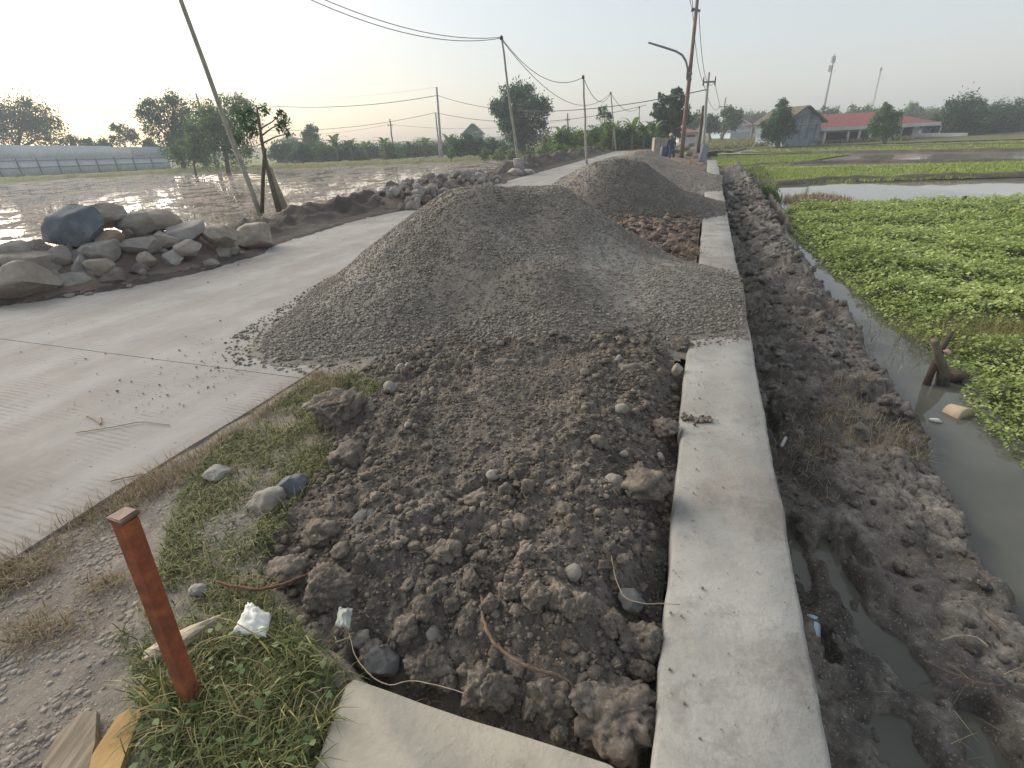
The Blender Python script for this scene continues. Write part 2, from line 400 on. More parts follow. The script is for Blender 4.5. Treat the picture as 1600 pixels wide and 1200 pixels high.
tag(b.build('retaining_wall', m_wall, loc=(wx, wy, -1.3), sharp=50), 'long straight concrete wall with flat pale top between the soil and the muddy ditch', 'wall')

# ================================================================== slab at the bottom of the photo
ca, cb = at(540, 1055)[:2], at(960, 1195)[:2]; e0 = at(1012, 1215)[:2]; la = at(488, 1200)[:2]
dirl = (la-ca)/np.linalg.norm(la-ca)
ed = [ca + (cb-ca)*k for k in np.linspace(0, 1, 40)]
ed = [p + np.array([0, 1])*0.004*float(perlin(p[0]*5, 0.3)) for p in ed]
pe = list(inv_st(*cb))
wallpt = [np.array(st(s_, -0.035)) for s_ in (-0.06, -0.5, -1.2)]
poly = [ca + dirl*1.3] + [ca + dirl*0.6, ca + dirl*0.15, ca + dirl*0.03+np.array([0.006, 0])] + ed[1:] + wallpt
poly = poly[::-1]
b = MB(); n_ = len(poly); cen = np.mean(poly, 0)
rings = []
for ins, z in ((0, -0.16), (0, -0.022), (0.006, -0.006), (0.018, 0.002)):
    rings.append([(p + (cen-p)/np.linalg.norm(cen-p)*ins).tolist()+[z] for p in poly])
V = np.array(rings).reshape(-1, 3); f = [(i*n_+j, i*n_+(j+1) % n_, (i+1)*n_+(j+1) % n_, (i+1)*n_+j) for i in range(3) for j in range(n_)]
b.add(V, [np.array(f), np.array([[3*n_+j for j in range(n_)]])])
tag(b.build('concrete_slab', m_slab, loc=(cen[0], cen[1], -0.16), sharp=60), 'flat cream coloured concrete slab at the bottom beside the weeds, meeting the long wall', 'slab')

# ================================================================== verge between road and wall, left bank
def height_sheet(name, s_, t_, hfun, mat, kind='structure', keepf=None, var=None, loc=None):
    S, T = np.meshgrid(s_, t_, indexing='ij'); X, Y = st(S, T); Z = hfun(S, T, X, Y)
    Fc = grid_faces(len(s_), len(t_))[:, ::-1]
    V = np.stack([X, Y, Z], -1).reshape(-1, 3)
    if keepf is not None:
        kp = keepf(S, T, X, Y).reshape(-1); Fc = Fc[kp[Fc].all(1)]; 
    A = np.full(V.shape[0], 0.5) if var is None else var(S, T, X, Y).reshape(-1)
    u, inv = np.unique(Fc, return_inverse=True)
    b = MB(); b.add(V[u], inv.reshape(Fc.shape), A[u]); o = b.build(name, mat, loc=loc)
    return tag(o, kind=kind) if kind else o
grow = lambda a, b_, d0, g: (lambda L: np.array(L))(list(_grow(a, b_, d0, g)))
def _grow(a, b_, d, g):
    x = a
    while x < b_: yield x; x += d; d *= g
    yield b_
SOILP = [p[:2] for p in atl([(552, 1045), (480, 985), (425, 905), (400, 840), (445, 765), (505, 725), (500, 640), (570, 575), (640, 520), (760, 470), (900, 470), (1090, 480), (1090, 560), (1072, 650), (1052, 800), (1034, 1000), (1022, 1195), (960, 1199), (750, 1112)], 0.0)]
def verge_h(S, T, X, Y):
    e = 0.012*sstep(-2.62, -2.2, T)*0
    z = -0.014 + 0.03*sstep(-2.9, -1.9, T)*sstep(0.4, 2.2, S) + 0.014*fbm(X*3, Y*3, oct=4, seed=3) - 0.03*(1-sstep(-2.75, -2.5, T))
    z = z - 0.03*sstep(-1.0, -0.85, T)*(S < 0.1)      # stays below the slab and the fill
    z = z + 0.028*(1-sstep(-2.75, -2.5, T)) - 0.05*sstep(-2.75, -3.15, T) + 0.012*fbm(X*2.2, Y*2.2, oct=3, seed=5)*(T < -2.5)
    return z - 0.1*sstep(-0.9, -0.5, T) - 0.4*sstep(0.0, 0.12, poly_sd(X, Y, SOILP))
sl = grow(-2.2, 34, 0.02, 1.012)
height_sheet('verge', sl, np.concatenate([np.arange(-3.2, -0.6, 0.02), [-0.5, -0.3, -0.03]]), verge_h, m_verge)

def bank_h(S, T, X, Y):
    T = T - edge(S) - 6.6
    z = 0.02 - 0.9*sstep(-8.2, -9.9, T)
    z = z - 0.0
    md = np.exp(-((T+7.95)/0.62)**2)
    hm = 0.08 + 0.20*sstep(7.5, 9.0, S)*(1-sstep(13.0, 14.5, S)) + 0.3*sstep(19.5, 20.5, S)*(1-sstep(40, 45, S)) + 0.12*sstep(2, 3, S)*(1-sstep(7, 8.5, S))
    z = z + md*hm*(1+0.9*fbm(X*1.1, Y*1.1, oct=3, seed=11)) + 0.05*sstep(-7.0, -7.5, T)*fbm(X*3.5, Y*3.5, oct=4, seed=12) + 0.03*fbm(X*9, Y*9, oct=4, seed=13) + 0.10*sstep(-7.1, -7.4, T)*np.sqrt(np.maximum(0, 1-(worley(X*3.6, Y*3.6, seed=14)[0]/0.6)**2))*worley(X*3.6, Y*3.6, seed=14)[2]
    return z - 0.07*sstep(-6.85, -6.5, T)
sl = grow(-1.0, 60, 0.05, 1.011)
height_sheet('road_bank', sl, np.concatenate([np.arange(-13, -10.6, 0.2), np.arange(-10.6, -6.2, 0.05)]), bank_h, m_bank, keepf=lambda S, T, X, Y: (T < edge(S)+0.1) & (T > edge(S)-4.5))
def bank_z(x, y):
    s_, t_ = inv_st(np.asarray(x), np.asarray(y)); return bank_h(np.asarray(s_), np.asarray(t_), np.asarray(x), np.asarray(y))

# ================================================================== dug soil between slab and first gravel heap
def soil_h(X, Y, fine=True):
    s_, t_ = inv_st(X, Y)
    sd = poly_sd(X, Y, SOILP)
    z = 0.075*sstep(0.0, 0.45, sd) + 0.075*np.exp(-((s_-1.55)/0.75)**2-((t_+0.85)/0.6)**2)
    z = z - 0.12*np.exp(-((t_+0.0)/0.13)**2) - 0.13*np.exp(-((s_+0.02)/0.16)**2)*(t_ > -1.0)
    z = z + 0.05*fbm(X*2.2, Y*2.2, oct=3, seed=21)
    # clod bumps at three sizes
    smoothz = sstep(0.4, 0.0, np.hypot((s_-1.75)/0.95, (t_+1.0)/0.45)-0.65)*0.95
    for k, (sc, am) in enumerate(((6.5, 0.030), (15.0, 0.018), (34.0, 0.012))):
        w1, w2, wi = worley(X*sc+0.25*perlin(X*9, Y*9, seed=k), Y*sc, seed=30+k)
        z = z + am*(1-smoothz*(0.9 if k < 2 else 0.4))*np.sqrt(np.maximum(0, 1-(w1/0.62)**2))*(0.25+0.9*wi)
    if fine: z = z + 0.011*fbm(X*24, Y*24, oct=4, seed=25)
    z = np.where(sd < 0.0, z - 0.12*sstep(0, 0.12, -sd) , z)
    return z - 0.045
sl = np.concatenate([np.arange(-0.05, 2.0, 0.008), np.arange(2.0, 5.2, 0.013)]); tl = np.arange(-2.3, -0.008, 0.009)
height_sheet('dug_soil', sl, tl, lambda S, T, X, Y: soil_h(X, Y), m_soil, keepf=lambda S, T, X, Y: poly_sd(X, Y, SOILP) > -0.14,
             var=lambda S, T, X, Y: np.clip(0.5+0.5*fbm(X*3, Y*3, oct=3, seed=40), 0, 1))
r_ = np.random.default_rng(21)
small = [clod(3, 100+k, .45) for k in range(8)] + [rock(2, 120+k, 9, .10, .3) for k in range(4)]; tiny = [rock(1, 140+k, 5, 0, 0.4) for k in range(8)]
def pts_in(poly, n, r, w=None):
    P = np.array(poly); lo, hi = P[:, :2].min(0), P[:, :2].max(0); o = []
    while sum(len(q) for q in o) < n:
        q = r.uniform(lo, hi, (n*3, 2)); q = q[in_poly(q[:, 0], q[:, 1], poly)]
        if w is not None: q = q[r.uniform(0, 1, len(q)) < w(q)]
        o.append(q)
    return np.concatenate(o)[:n]
b = MB()
sm_zone = lambda q: np.hypot((inv_st(q[:, 0], q[:, 1])[0]-1.75)/0.95, (inv_st(q[:, 0], q[:, 1])[1]+1.0)/0.45) + 0.5*fbm(q[:, 0]*3, q[:, 1]*3, oct=2, seed=51)
clump = lambda q: np.where(sm_zone(q) < 0.95, 0.04, 1)*np.clip(0.45+1.1*fbm(q[:, 0]*2.1, q[:, 1]*2.1, oct=2, seed=50), 0.05, 1)*np.where(poly_sd(q[:, 0], q[:, 1], SOILP) > 0.03, 1, 0.3)
for cnt, lo, hi, sh, dens in ((2600, 0.008, 0.030, small, clump), (34000, 0.0026, 0.010, tiny, None)):
    q = pts_in(SOILP, cnt, r_, dens); s = lo*(hi/lo)**(r_.uniform(0, 1, cnt)**1.9)
    if cnt == 2600: s = s*np.clip(0.75+0.12*q[:, 1], .8, 1.3)
    z = soil_h(q[:, 0], q[:, 1], False) + s*0.35
    scatter(b, sh, np.column_stack([q, z]), s, r_)
tag(b.build('loose_soil_crumbs', m_clod), 'loose crumbs of dug brown soil lying between slab, wall and gravel', 'soil', kind='stuff')

# dry fill between the first two gravel heaps
def fill_h(S, T, X, Y):
    z = -0.03 + 0.08*np.exp(-((T+1.1)/0.9)**2) - 0.05*np.exp(-(T/0.15)**2)
    for k, (sc, am) in enumerate(((7.0, 0.05), (16.0, 0.03))):
        w1, w2, wi = worley(X*sc, Y*sc, seed=60+k); z = z + am*np.sqrt(np.maximum(0, 1-(w1/0.6)**2))*wi
    return z + 0.03*fbm(X*9, Y*9, oct=4, seed=61)
height_sheet('dry_fill_soil', np.concatenate([np.arange(4.6, 11, 0.045), np.arange(11, 34, 0.2)]), np.arange(-2.9, -0.01, 0.045), fill_h, m_dry,
             var=lambda S, T, X, Y: np.clip(0.5+0.6*fbm(X*2, Y*2, oct=4, seed=62), 0, 1))
b = MB(); q = np.column_stack(st(r_.uniform(5.8, 10.5, 1500), r_.uniform(-2.4, -0.06, 1500))); s = 0.02*4**(r_.uniform(0, 1, 1500)**1.8)
s_, t_ = inv_st(q[:, 0], q[:, 1])
scatter(b, small, np.column_stack([q, fill_h(s_, t_, q[:, 0], q[:, 1])+s*0.4]), s, r_)
tag(b.build('dry_soil_crumbs', m_dry), 'dry reddish crumbs of soil between the first and second gravel heaps', 'soil', kind='stuff')

# ================================================================== gravel heaps
def dust(x, y):          # pale dry fines lying on the side towards the wall
    return 1.0*np.exp(-((x-1.25)/0.75)**2-((y-4.65)/0.5)**2) + 0.28*fbm(x*1.1, y*1.1, oct=4, seed=333)
def heap(name, label, cones, mat, s_rng, t_rng, res, nst, smin, smax, seed, clipwall=True, tmax=0.425):
    """cones: (x, y, height, slope, flat radius)"""
    def h(X, Y, det=True):
        wx = X + 0.10*perlin(X*1.3, Y*1.3, seed=seed); wy = Y + 0.10*perlin(X*1.3, Y*1.3, seed=seed+1)
        acc = 0
        K = 14.0
        for (cx, cy, hh, sl_, fr) in cones:
            d = np.maximum(0, np.hypot(wx-cx, wy-cy)-fr)
            z = hh - sl_*(np.sqrt(d*d+0.03)-0.17)
            acc = acc + np.exp(K*z)
        z = np.log(acc + np.exp(K*-0.06))/K
        z = z + 0.045*fbm(X*1.2, Y*1.2, oct=3, seed=seed+2)*sstep(0.0, 0.3, z)
        if det: z = z + 0.007*fbm(X*11, Y*11, oct=3, seed=seed+4)
        return z - 0.035
    S, T = np.meshgrid(np.arange(*s_rng, res), np.arange(*t_rng, res), indexing='ij'); X, Y = st(S, T); Z = h(X, Y)
    Fc = grid_faces(S.shape[0], S.shape[1])[:, ::-1]
    kp = (Z > -0.05) & (T < tmax + 0.02*perlin(S*5, S*0)); Fc = Fc[kp.reshape(-1)[Fc].all(1)]
    V = np.stack([X, Y, Z], -1).reshape(-1, 3); u, inv = np.unique(Fc, return_inverse=True)
    b = MB(); b.add(V[u], inv.reshape(Fc.shape), np.clip(0.35+0.4*fbm(V[u, 0]*40, V[u, 1]*40, oct=2, seed=9)+dust(V[u, 0], V[u, 1]), 0, 1))
    r = np.random.default_rng(seed); sh = [rock(1, 200+k, 4, 0, 0.35) for k in range(8)]
    got = 0
    while got < nst:
        n = nst; s = r.uniform(s_rng[0], s_rng[1], n); t = r.uniform(t_rng[0]-0.25, tmax-0.02, n)
        x, y = st(s, t); z = h(x, y, False)
        edge = np.where(z > 0.015, 1.0, np.where((z > -0.028), 0.16, 0.0))
        k = (r.uniform(0, 1, n) < edge*np.clip(2.2*(4.2/np.hypot(x, y))**1.5, 0.1, 1)*np.clip(0.8+fbm(x*1.5, y*1.5, oct=2, seed=seed+8)*0.8, 0.25, 1))
        x, y, z = x[k], y[k], z[k]; m = len(x); 
        if m == 0: continue
        m = min(m, nst-got); x, y, z = x[:m], y[:m], z[:m]; sz = smin*(smax/smin)**(r.uniform(0, 1, m)**2.2)*(0.82+0.3*np.exp(-(np.maximum(z, 0)/0.22)**2))
        onw = inv_st(x, y)[1] > -0.02
        zz = np.where(z > 0.0, z, 0.002)
        scatter(b, sh, np.column_stack([x, y, zz + sz*0.25]), sz, r, var=np.clip(r.normal(0.5, 0.25, m)+dust(x, y), 0, 1)); got += m
    c = np.mean([c_[:2] for c_ in cones], 0)
    return tag(b.build(name, mat, loc=(c[0], c[1], 0.0)), label, 'gravel heap')
HA = aty(735, 300, 5.75); HB = aty(845, 302, 5.9)
heap('gravel_heap', 'largest and nearest heap of grey crushed gravel, spilling onto road and wall',
     [(HA[0]+0.02, HA[1], HA[2]+0.06, 0.64, 0.16), (HB[0]-0.10, HB[1], HB[2]+0.10, 0.70, 0.22), (-1.05, 4.85, 0.36, 0.40, 0.1), (1.45, 4.85, 0.33, 0.36, 0.1), (0.3, 4.75, 0.46, 0.5, 0.2), (1.95, 5.0, 0.17, 0.36, 0.1), (-1.7, 4.1, 0.06, 0.2, 0.1)],
     m_gravel, (1.8, 8.6), (-4.3, 0.44), 0.02, 64000, 0.0055, 0.0155, 301)
H2 = aty(955, 252, 10.6)
heap('gravel_heap', 'second gravel heap right behind the nearest one, dark grey',
     [(H2[0]-0.02, H2[1], H2[2]+0.02, 1.0, 0.25), (H2[0]+0.36, H2[1]-0.1, H2[2]-0.02, 0.85, 0.2), (3.5, 10.7, 0.36, 0.34, 0.1)],
     m_gravel2, (7.5, 15.0), (-4.2, 0.44), 0.04, 14000, 0.008, 0.02, 311)
H3 = aty(1010, 250, 15.5)
heap('gravel_heap', 'third gravel heap, low and smooth, in front of the brown lamp pole',
     [(H3[0]-0.5, H3[1]+0.5, H3[2]+0.1, 0.4, 0.5), (H3[0]+0.9, H3[1]-0.4, 0.45, 0.34, 0.2), (5.9, 14.9, 0.25, 0.25, 0.3)],
     m_gravel4, (12.0, 21.5), (-4.0, 0.44), 0.07, 6000, 0.009, 0.02, 321)
H4 = aty(1004, 240, 21.0)
heap('gravel_heap', 'farthest small tan heap of sandy gravel, left of the third grey heap',
     [(H4[0]-0.2, H4[1], H4[2]+0.15, 0.5, 0.3), (H4[0]+0.7, H4[1], 0.45, 0.4, 0.2)],
     m_gravel3, (18.0, 27), (-4.2, 0.0), 0.08, 2500, 0.009, 0.02, 331)

# loose chips scattered over road and wall edges
b = MB(); r = np.random.default_rng(77); sh = [rock(1, 240+k, 4, 0, 0.35) for k in range(6)]
n = 900; x, y = st(r.uniform(1.0, 9.0, n), -3.1 - np.abs(r.normal(0, 0.5, n))); s = 0.003*3.8**(r.uniform(0, 1, n)**2.5); scatter(b, sh, np.column_stack([x, y, s*0.4+0.004]), s, r)
n = 240; x, y = st(r.uniform(-1, 14, n), r.uniform(-6.6, -2.8, n)); s = 0.003*4**(r.uniform(0, 1, n)**3); scatter(b, sh, np.column_stack([x, y, s*0.4+0.004]), s, r)
n = 340; t_ = np.where(r.uniform(0, 1, n) < 0.7, np.abs(r.normal(0.02, 0.10, n)), r.uniform(0.02, 0.42, n)); x, y = st(r.uniform(-0.6, 9, n), np.clip(t_, 0.01, 0.42)); s = 0.002*3.2**(r.uniform(0, 1, n)**2); scatter(b, sh, np.column_stack([x, y, s*0.4+0.004]), s, r)
n = 300; x, y = st(r.uniform(3.2, 3.45, n), np.clip(r.uniform(0.02, 0.42, n), 0, 0.42)); s = 0.004*2.6**(r.uniform(0, 1, n)**2); scatter(b, sh, np.column_stack([x, y, s*0.4+0.004]), s, r)
tag(b.build('scattered_chips', m_gravel), 'loose chips and grit scattered over the road and the wall top', 'grit', kind='stuff')
b = MB(); n = 60; x, y = st(r.normal(1.86, 0.02, n), 0.075+r.normal(0, 0.035, n)); s = r.uniform(0.006, 0.014, n); scatter(b, small, np.column_stack([x, y, s*0.5+0.002]), s, r)
wc = st(1.86, 0.075); tag(b.build('spilled_clod', m_clod, loc=(wc[0], wc[1], 0)), 'small dark crumbled clod lying on the left edge of the wall top', 'clod')

# pebbles bottom left
PEB = [p[:2] for p in atl([(0, 880), (60, 850), (170, 800), (270, 740), (330, 720), (300, 800), (420, 720), (470, 640), (480, 700), (400, 840), (390, 900), (230, 900), (210, 980), (235, 1060), (205, 1120), (150, 1230), (-80, 1230), (-160, 1000)], 0.0)]
b = MB(); n = 5200; q = pts_in(PEB, n, r, lambda q: np.clip(0.35+1.3*fbm(q[:, 0]*3, q[:, 1]*3, oct=3, seed=70), 0.02, 1)); s = 0.0022*6.0**(r.uniform(0, 1, n)**2.8)
s_, t_ = inv_st(q[:, 0], q[:, 1]); sh = [rock(2, 260+k, 5, 0.03, 0.35) for k in range(6)]
scatter(b, sh, np.column_stack([q, verge_h(s_, t_, q[:, 0], q[:, 1])+s*0.02]), s, r, flat=.55)
m_peb = gravel_mat('pale pebbles', (118, 111, 102), (142, 134, 124), (172, 164, 152), (134, 125, 114))
tag(b.build('pebbles', m_peb), 'pale pebbles and grit covering the verge at the lower left', 'pebbles', kind='stuff')

# ================================================================== mud bank and ditch right of the wall
WZ = -0.74
CHL = [p[:2] for p in atl([(1150, 262), (1175, 300), (1208, 370), (1262, 440), (1300, 490), (1332, 520), (1352, 565), (1388, 600), (1384, 645), (1440, 690), (1445, 740), (1490, 800), (1500, 850), (1530, 895), (1600, 985), (1720, 1130), (1900, 1400)], WZ)]
CHR = [p[:2] for p in atl([(1182, 262), (1192, 300), (1213, 345), (1300, 428), (1380, 500), (1440, 545), (1492, 600), (1515, 650), (1600, 735), (1760, 860), (2000, 1050), (2400, 1300)], WZ)]
CH = CHL + CHR[::-1]
PUD = [([p[:2] for p in atl(q, WZ)], w) for q, w in (([(1195, 640), (1203, 680)], 0.03), ([(1237, 830), (1250, 880), (1262, 920)], 0.035), ([(1283, 1000), (1296, 1050)], 0.04), ([(1285, 850), (1320, 930), (1352, 985)], 0.05), ([(1322, 850), (1345, 900)], 0.035),
        ([(1358, 985), (1410, 1020), (1440, 1080), (1475, 1110)], 0.05), ([(1405, 1150), (1420, 1230)], 0.08), ([(1505, 1120), (1540, 1190)], 0.07))]
def mud_h(X, Y, fine=True):
    s_, t_ = inv_st(X, Y); sd = poly_sd(X, Y, CH)
    base = -0.672 - 0.012*(1-sstep(0.8, 2.4, s_)) + 0.12*np.exp(-((t_-1.15-0.02*s_)/0.45)**2)*sstep(1.2, 3.2, s_) + 0.20*sstep(5, 12, s_)*np.exp(-((t_-1.3)/0.8)**2)
    base = base - 0.04*(1-sstep(0.44, 0.62, t_))
    lumps = 0.085*fbm(X*2.3, Y*2.3, oct=4, seed=81)
    amp = 0.35 + 0.85*sstep(1.6, 3.4, s_)
    c0 = at(1405, 765, -0.66); c1 = at(1335, 560, -0.6); c2 = at(1560, 1000, -0.68)      # cracked dry plates
    d = np.minimum(np.hypot((X-c0[0])/0.42, (Y-c0[1])/0.5), np.hypot((X-c1[0])/0.4, (Y-c1[1])/0.7)); d = np.minimum(d, np.hypot((X-c2[0])/0.2, (Y-c2[1])/0.3)) + 0.35*fbm(X*4, Y*4, oct=3, seed=95)
    m = sstep(1.0, 0.75, d)
    for k, (sc, am) in enumerate(((3.4, 0.07), (8.0, 0.045), (19.0, 0.022), (41.0, 0.008))):
        w1, w2, wi = worley(X*sc+0.3*perlin(X*5, Y*5, seed=k+4), Y*sc, seed=90+k)
        lumps = lumps + (1-0.85*m)*am*amp*np.sqrt(np.maximum(0, 1-(w1/0.66)**2))*wi
    z = base + lumps - 0.02
    near = np.full(np.shape(X), 0.0)
    for pl, w in PUD:
        d = seg_dist(X, Y, pl) + 0.045*fbm(X*6, Y*6, oct=4, seed=85)
        near = np.maximum(near, sstep(w*1.5, w*0.55, d))
    z = z*(1-near) + near*(WZ-0.022+0.02*fbm(X*7, Y*7, oct=4, seed=84))
    # channel
    e = sd + 0.06*fbm(X*3.2, Y*3.2, oct=4, seed=86)
    k = sstep(-0.03, 0.09, e); z = z*(1-k) + (-0.90)*k
    w1, w2, wi = worley(X*13+0.3*perlin(X*6, Y*6), Y*13, seed=97)
    z = z + m*(1-k)*(0.035*sstep(0.0, 0.07, w2-w1) + 0.008*wi)
    if fine: z = z + 0.011*fbm(X*26, Y*26, oct=4, seed=88) + 0.026*fbm(X*8, Y*8, oct=3, seed=89)
    return np.where(t_ < 0.5, np.minimum(z, -0.62), z)
def mud_var(S, T, X, Y):
    c0 = at(1405, 765, -0.66); c1 = at(1335, 560, -0.6); c2 = at(1560, 1000, -0.68)
    d = np.minimum(np.hypot((X-c0[0])/0.42, (Y-c0[1])/0.5), np.hypot((X-c1[0])/0.4, (Y-c1[1])/0.7)); d = np.minimum(d, np.hypot((X-c2[0])/0.2, (Y-c2[1])/0.3)) + 0.35*fbm(X*4, Y*4, oct=3, seed=95)
    w1, w2, wi = worley(X*13+0.3*perlin(X*6, Y*6), Y*13, seed=97)
    return np.clip(0.42+0.75*fbm(X*1.7, Y*1.7, oct=5, seed=98) + 1.0*sstep(1.0, 0.75, d)*sstep(0.03, 0.14, w2-w1) + 0.2*sstep(3, 9, S), 0, 1.7)
LP = [st(-2, .43), st(31, .43)] + [tuple(p) for p in CHL]
sl = np.concatenate([np.arange(-0.9, 5.0, 0.014), grow(5.0, 30, 0.02, 1.012)]); tl = np.concatenate([np.arange(0.43, 3.2, 0.014), np.arange(3.2, 6.5, 0.05)])
height_sheet('mud_bank', sl, tl, lambda S, T, X, Y: mud_h(X, Y), m_mud, var=mud_var, keepf=lambda S, T, X, Y: poly_sd(X, Y, LP) > -0.35)
r = np.random.default_rng(91)
b = MB(); n = 5200; s_ = -0.8+ 22*r.uniform(0, 1, n)**1.3; t_ = r.uniform(0.5, 2.6, n); x, y = st(s_, t_); z = mud_h(x, y, False); k = (z > WZ-0.01) & in_poly(x, y, LP) & (s_ > -0.4+2.4*r.uniform(0, 1, n))
x, y, z = x[k], y[k], z[k]; s = 0.007*9**(r.uniform(0, 1, len(x))**2.4)*np.clip(0.5+y*0.1, 0.5, 1.6); scatter(b, small, np.column_stack([x, y, z+s*0.3]), s, r)
tag(b.build('mud_crumbs', m_mud), 'dark lumps of mud thrown over the bank beside the wall', 'mud', kind='stuff')
# ditch water: one level sheet under the bank
b = MB(); X, Y = [np.array(q) for q in zip(*[st(*q) for q in ((-2.5, 0.43), (-2.5, 8), (16, 10), (24, 5.0), (24, 0.43))])]
b.add(np.stack([X, Y, np.full(5, WZ)], -1), np.array([[0, 1, 2, 3, 4]])); tag(b.build('ditch_water', m_ditch), kind='structure')
# ================================================================== vegetation helpers
def leafmat(name, a, b_, c, trans=0.4, rough=0.6):
    n = N(name); col = n.ramp(n.attr(), [(0, srgb(*a)), (0.55, srgb(*b_)), (1, srgb(*c))])
    n.b.inputs['Roughness'].default_value = rough; n.L(col, n.b.inputs['Base Color'])
    tr = n.n.new('ShaderNodeBsdfTranslucent'); n.L(col, tr.inputs['Color']); mx = n.n.new('ShaderNodeMixShader'); mx.inputs[0].default_value = trans
    n.L(n.b.outputs[0], mx.inputs[1]); n.L(tr.outputs[0], mx.inputs[2]); n.L(mx.outputs[0], n.n['Material Output'].inputs['Surface'])
    return n.m
m_leaf = leafmat('tree foliage', (58, 86, 50), (92, 122, 68), (132, 158, 92))
m_leafdk = leafmat('dark tree foliage', (44, 72, 50), (68, 100, 66), (98, 130, 84))
m_leaflt = leafmat('light shrub foliage', (70, 92, 44), (104, 128, 62), (146, 166, 88))
m_leafban = leafmat('banana foliage', (62, 88, 50), (94, 122, 68), (140, 160, 90))
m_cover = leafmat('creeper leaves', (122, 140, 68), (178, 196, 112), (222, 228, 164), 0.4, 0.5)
m_weed = leafmat('weed blades', (62, 72, 36), (100, 112, 58), (176, 164, 114), 0.25)
m_straw = leafmat('dry straw', (108, 95, 74), (146, 131, 104), (184, 168, 136), 0.2, 0.8)
m_ricel = leafmat('rice seedlings', (100, 124, 48), (142, 160, 70), (184, 192, 104), 0.3)
m_duntuft = leafmat('dun grass', (100, 102, 58), (136, 138, 80), (176, 168, 112), 0.3)
m_bark = simple('grey bark', (86, 78, 68), (120, 110, 98), 8, 0.9, 0.6, 0.02)
m_barkdk = simple('dark wood', (66, 56, 48), (96, 84, 72), 10, 0.9, 0.6, 0.01)
def leaf_quads(P, size, r, asp=0.5, down=0.0):
    n = len(P); a = r.normal(size=(n, 3)); a[:, 2] -= down; a /= np.linalg.norm(a, axis=1)[:, None]
    c = r.normal(size=(n, 3)); c -= a*(a*c).sum(1)[:, None]; c /= np.linalg.norm(c, axis=1)[:, None]+1e-9
    s = (size*r.uniform(0.6, 1.3, n))[:, None]
    V = np.stack([P-a*s*.5, P+c*s*asp*.5, P+a*s*.5, P-c*s*asp*.5], 1).reshape(-1, 3)
    return V, (np.arange(n)*4)[:, None] + np.array([[0, 1, 2, 3]])
TREE_SEED = [500]
def tree(name, label, Y, blobs, base, mat=None, trunk=0.12, n=2600, leaf=2.0, z0=-0.75, group=None, cat='tree', asp=0.55, clumps=34, sig=0.27, dn=0.2):
    """blobs: (px, py, radius px[, vertical radius px]); base: photo column of the foot; leaf size in photo pixels"""
    TREE_SEED[0] += 1; r = np.random.default_rng(TREE_SEED[0]); mat = mat or m_leaf
    ct = np.array([aty(q[0], q[1], Y) for q in blobs]); k = mpp(ct.mean(0))
    lowest = max(blobs, key=lambda q: q[1])
    bx = aty(base, lowest[1]+lowest[2], Y)[0]; org = np.array([bx, Y, z0]); t = thing(name, org, label, cat, group)
    R = np.array([q[2]*k for q in blobs]); RV = np.array([(q[3] if len(q) > 3 else q[2])*k for q in blobs])
    ct[:, 1] += r.uniform(-0.6, 0.6, len(ct))*R
    big = len(ct); sub_ = np.repeat(np.arange(big), 3); d_ = r.normal(size=(len(sub_), 3)); d_ /= np.linalg.norm(d_, axis=1)[:, None]; d_[:, 2] = np.abs(d_[:, 2])*.8+.1*d_[:, 2]      # sprays sticking out of each bough
    fr_ = r.uniform(.28, .5, len(sub_)); c2 = ct[sub_]+d_*R[sub_][:, None]*r.uniform(.85, 1.15, (len(sub_), 1))
    boughs = ct; ct = np.concatenate([ct, c2]); R, RV = np.concatenate([R*.94, R[sub_]*fr_]), np.concatenate([RV*.94, RV[sub_]*fr_])
    # wood
    b = MB(); top = ct[np.argmax(ct[:, 2])]; mid = np.array([bx*0.6+ct[:, 0].mean()*0.4, Y, (z0+ct[:, 2].mean())*0.55])
    pts = np.array([org-[0, 0, .2], org*0.5+mid*0.5, mid, mid*0.5+top*0.5, top]); b.add(*tube(pts, [trunk*1.3, trunk, trunk*.85, trunk*.5, trunk*.15], 7))
    for c in boughs:
        q = mid + (c-mid)*0.5 + r.normal(0, .1, 3)*np.linalg.norm(c-mid)*.5
        b.add(*tube([mid*.9+org*.1, q, c], [trunk*.6, trunk*.4, trunk*.12], 5))
    b.build('trunk', m_bark, t)
    area = (R*RV)/np.sum(R*RV); b = MB()
    for c, rr, rv, f in zip(ct, R, RV, area):
        m = max(40, int(3.4*n*f)); d = r.normal(size=(clumps, 3)); d /= np.linalg.norm(d, axis=1)[:, None]; d *= r.uniform(0.45, 1.0, (clumps, 1))
        pick = r.integers(0, clumps, m); P = d[pick] + r.normal(0, sig, (m, 3)); P = c + P*np.array([rr, rr, rv])
        ok = P[:, 2] > z0; P = P[ok]; v = np.clip(r.normal(0.45, 0.2, clumps)[pick][ok] + r.normal(0, .15, len(P)), 0, 1)
        V, Fc = leaf_quads(P, leaf*k*1.4, r, asp, dn); b.add(V, Fc, np.repeat(v, 4))
    b.build('crown', mat, t, smooth=False)
    return t
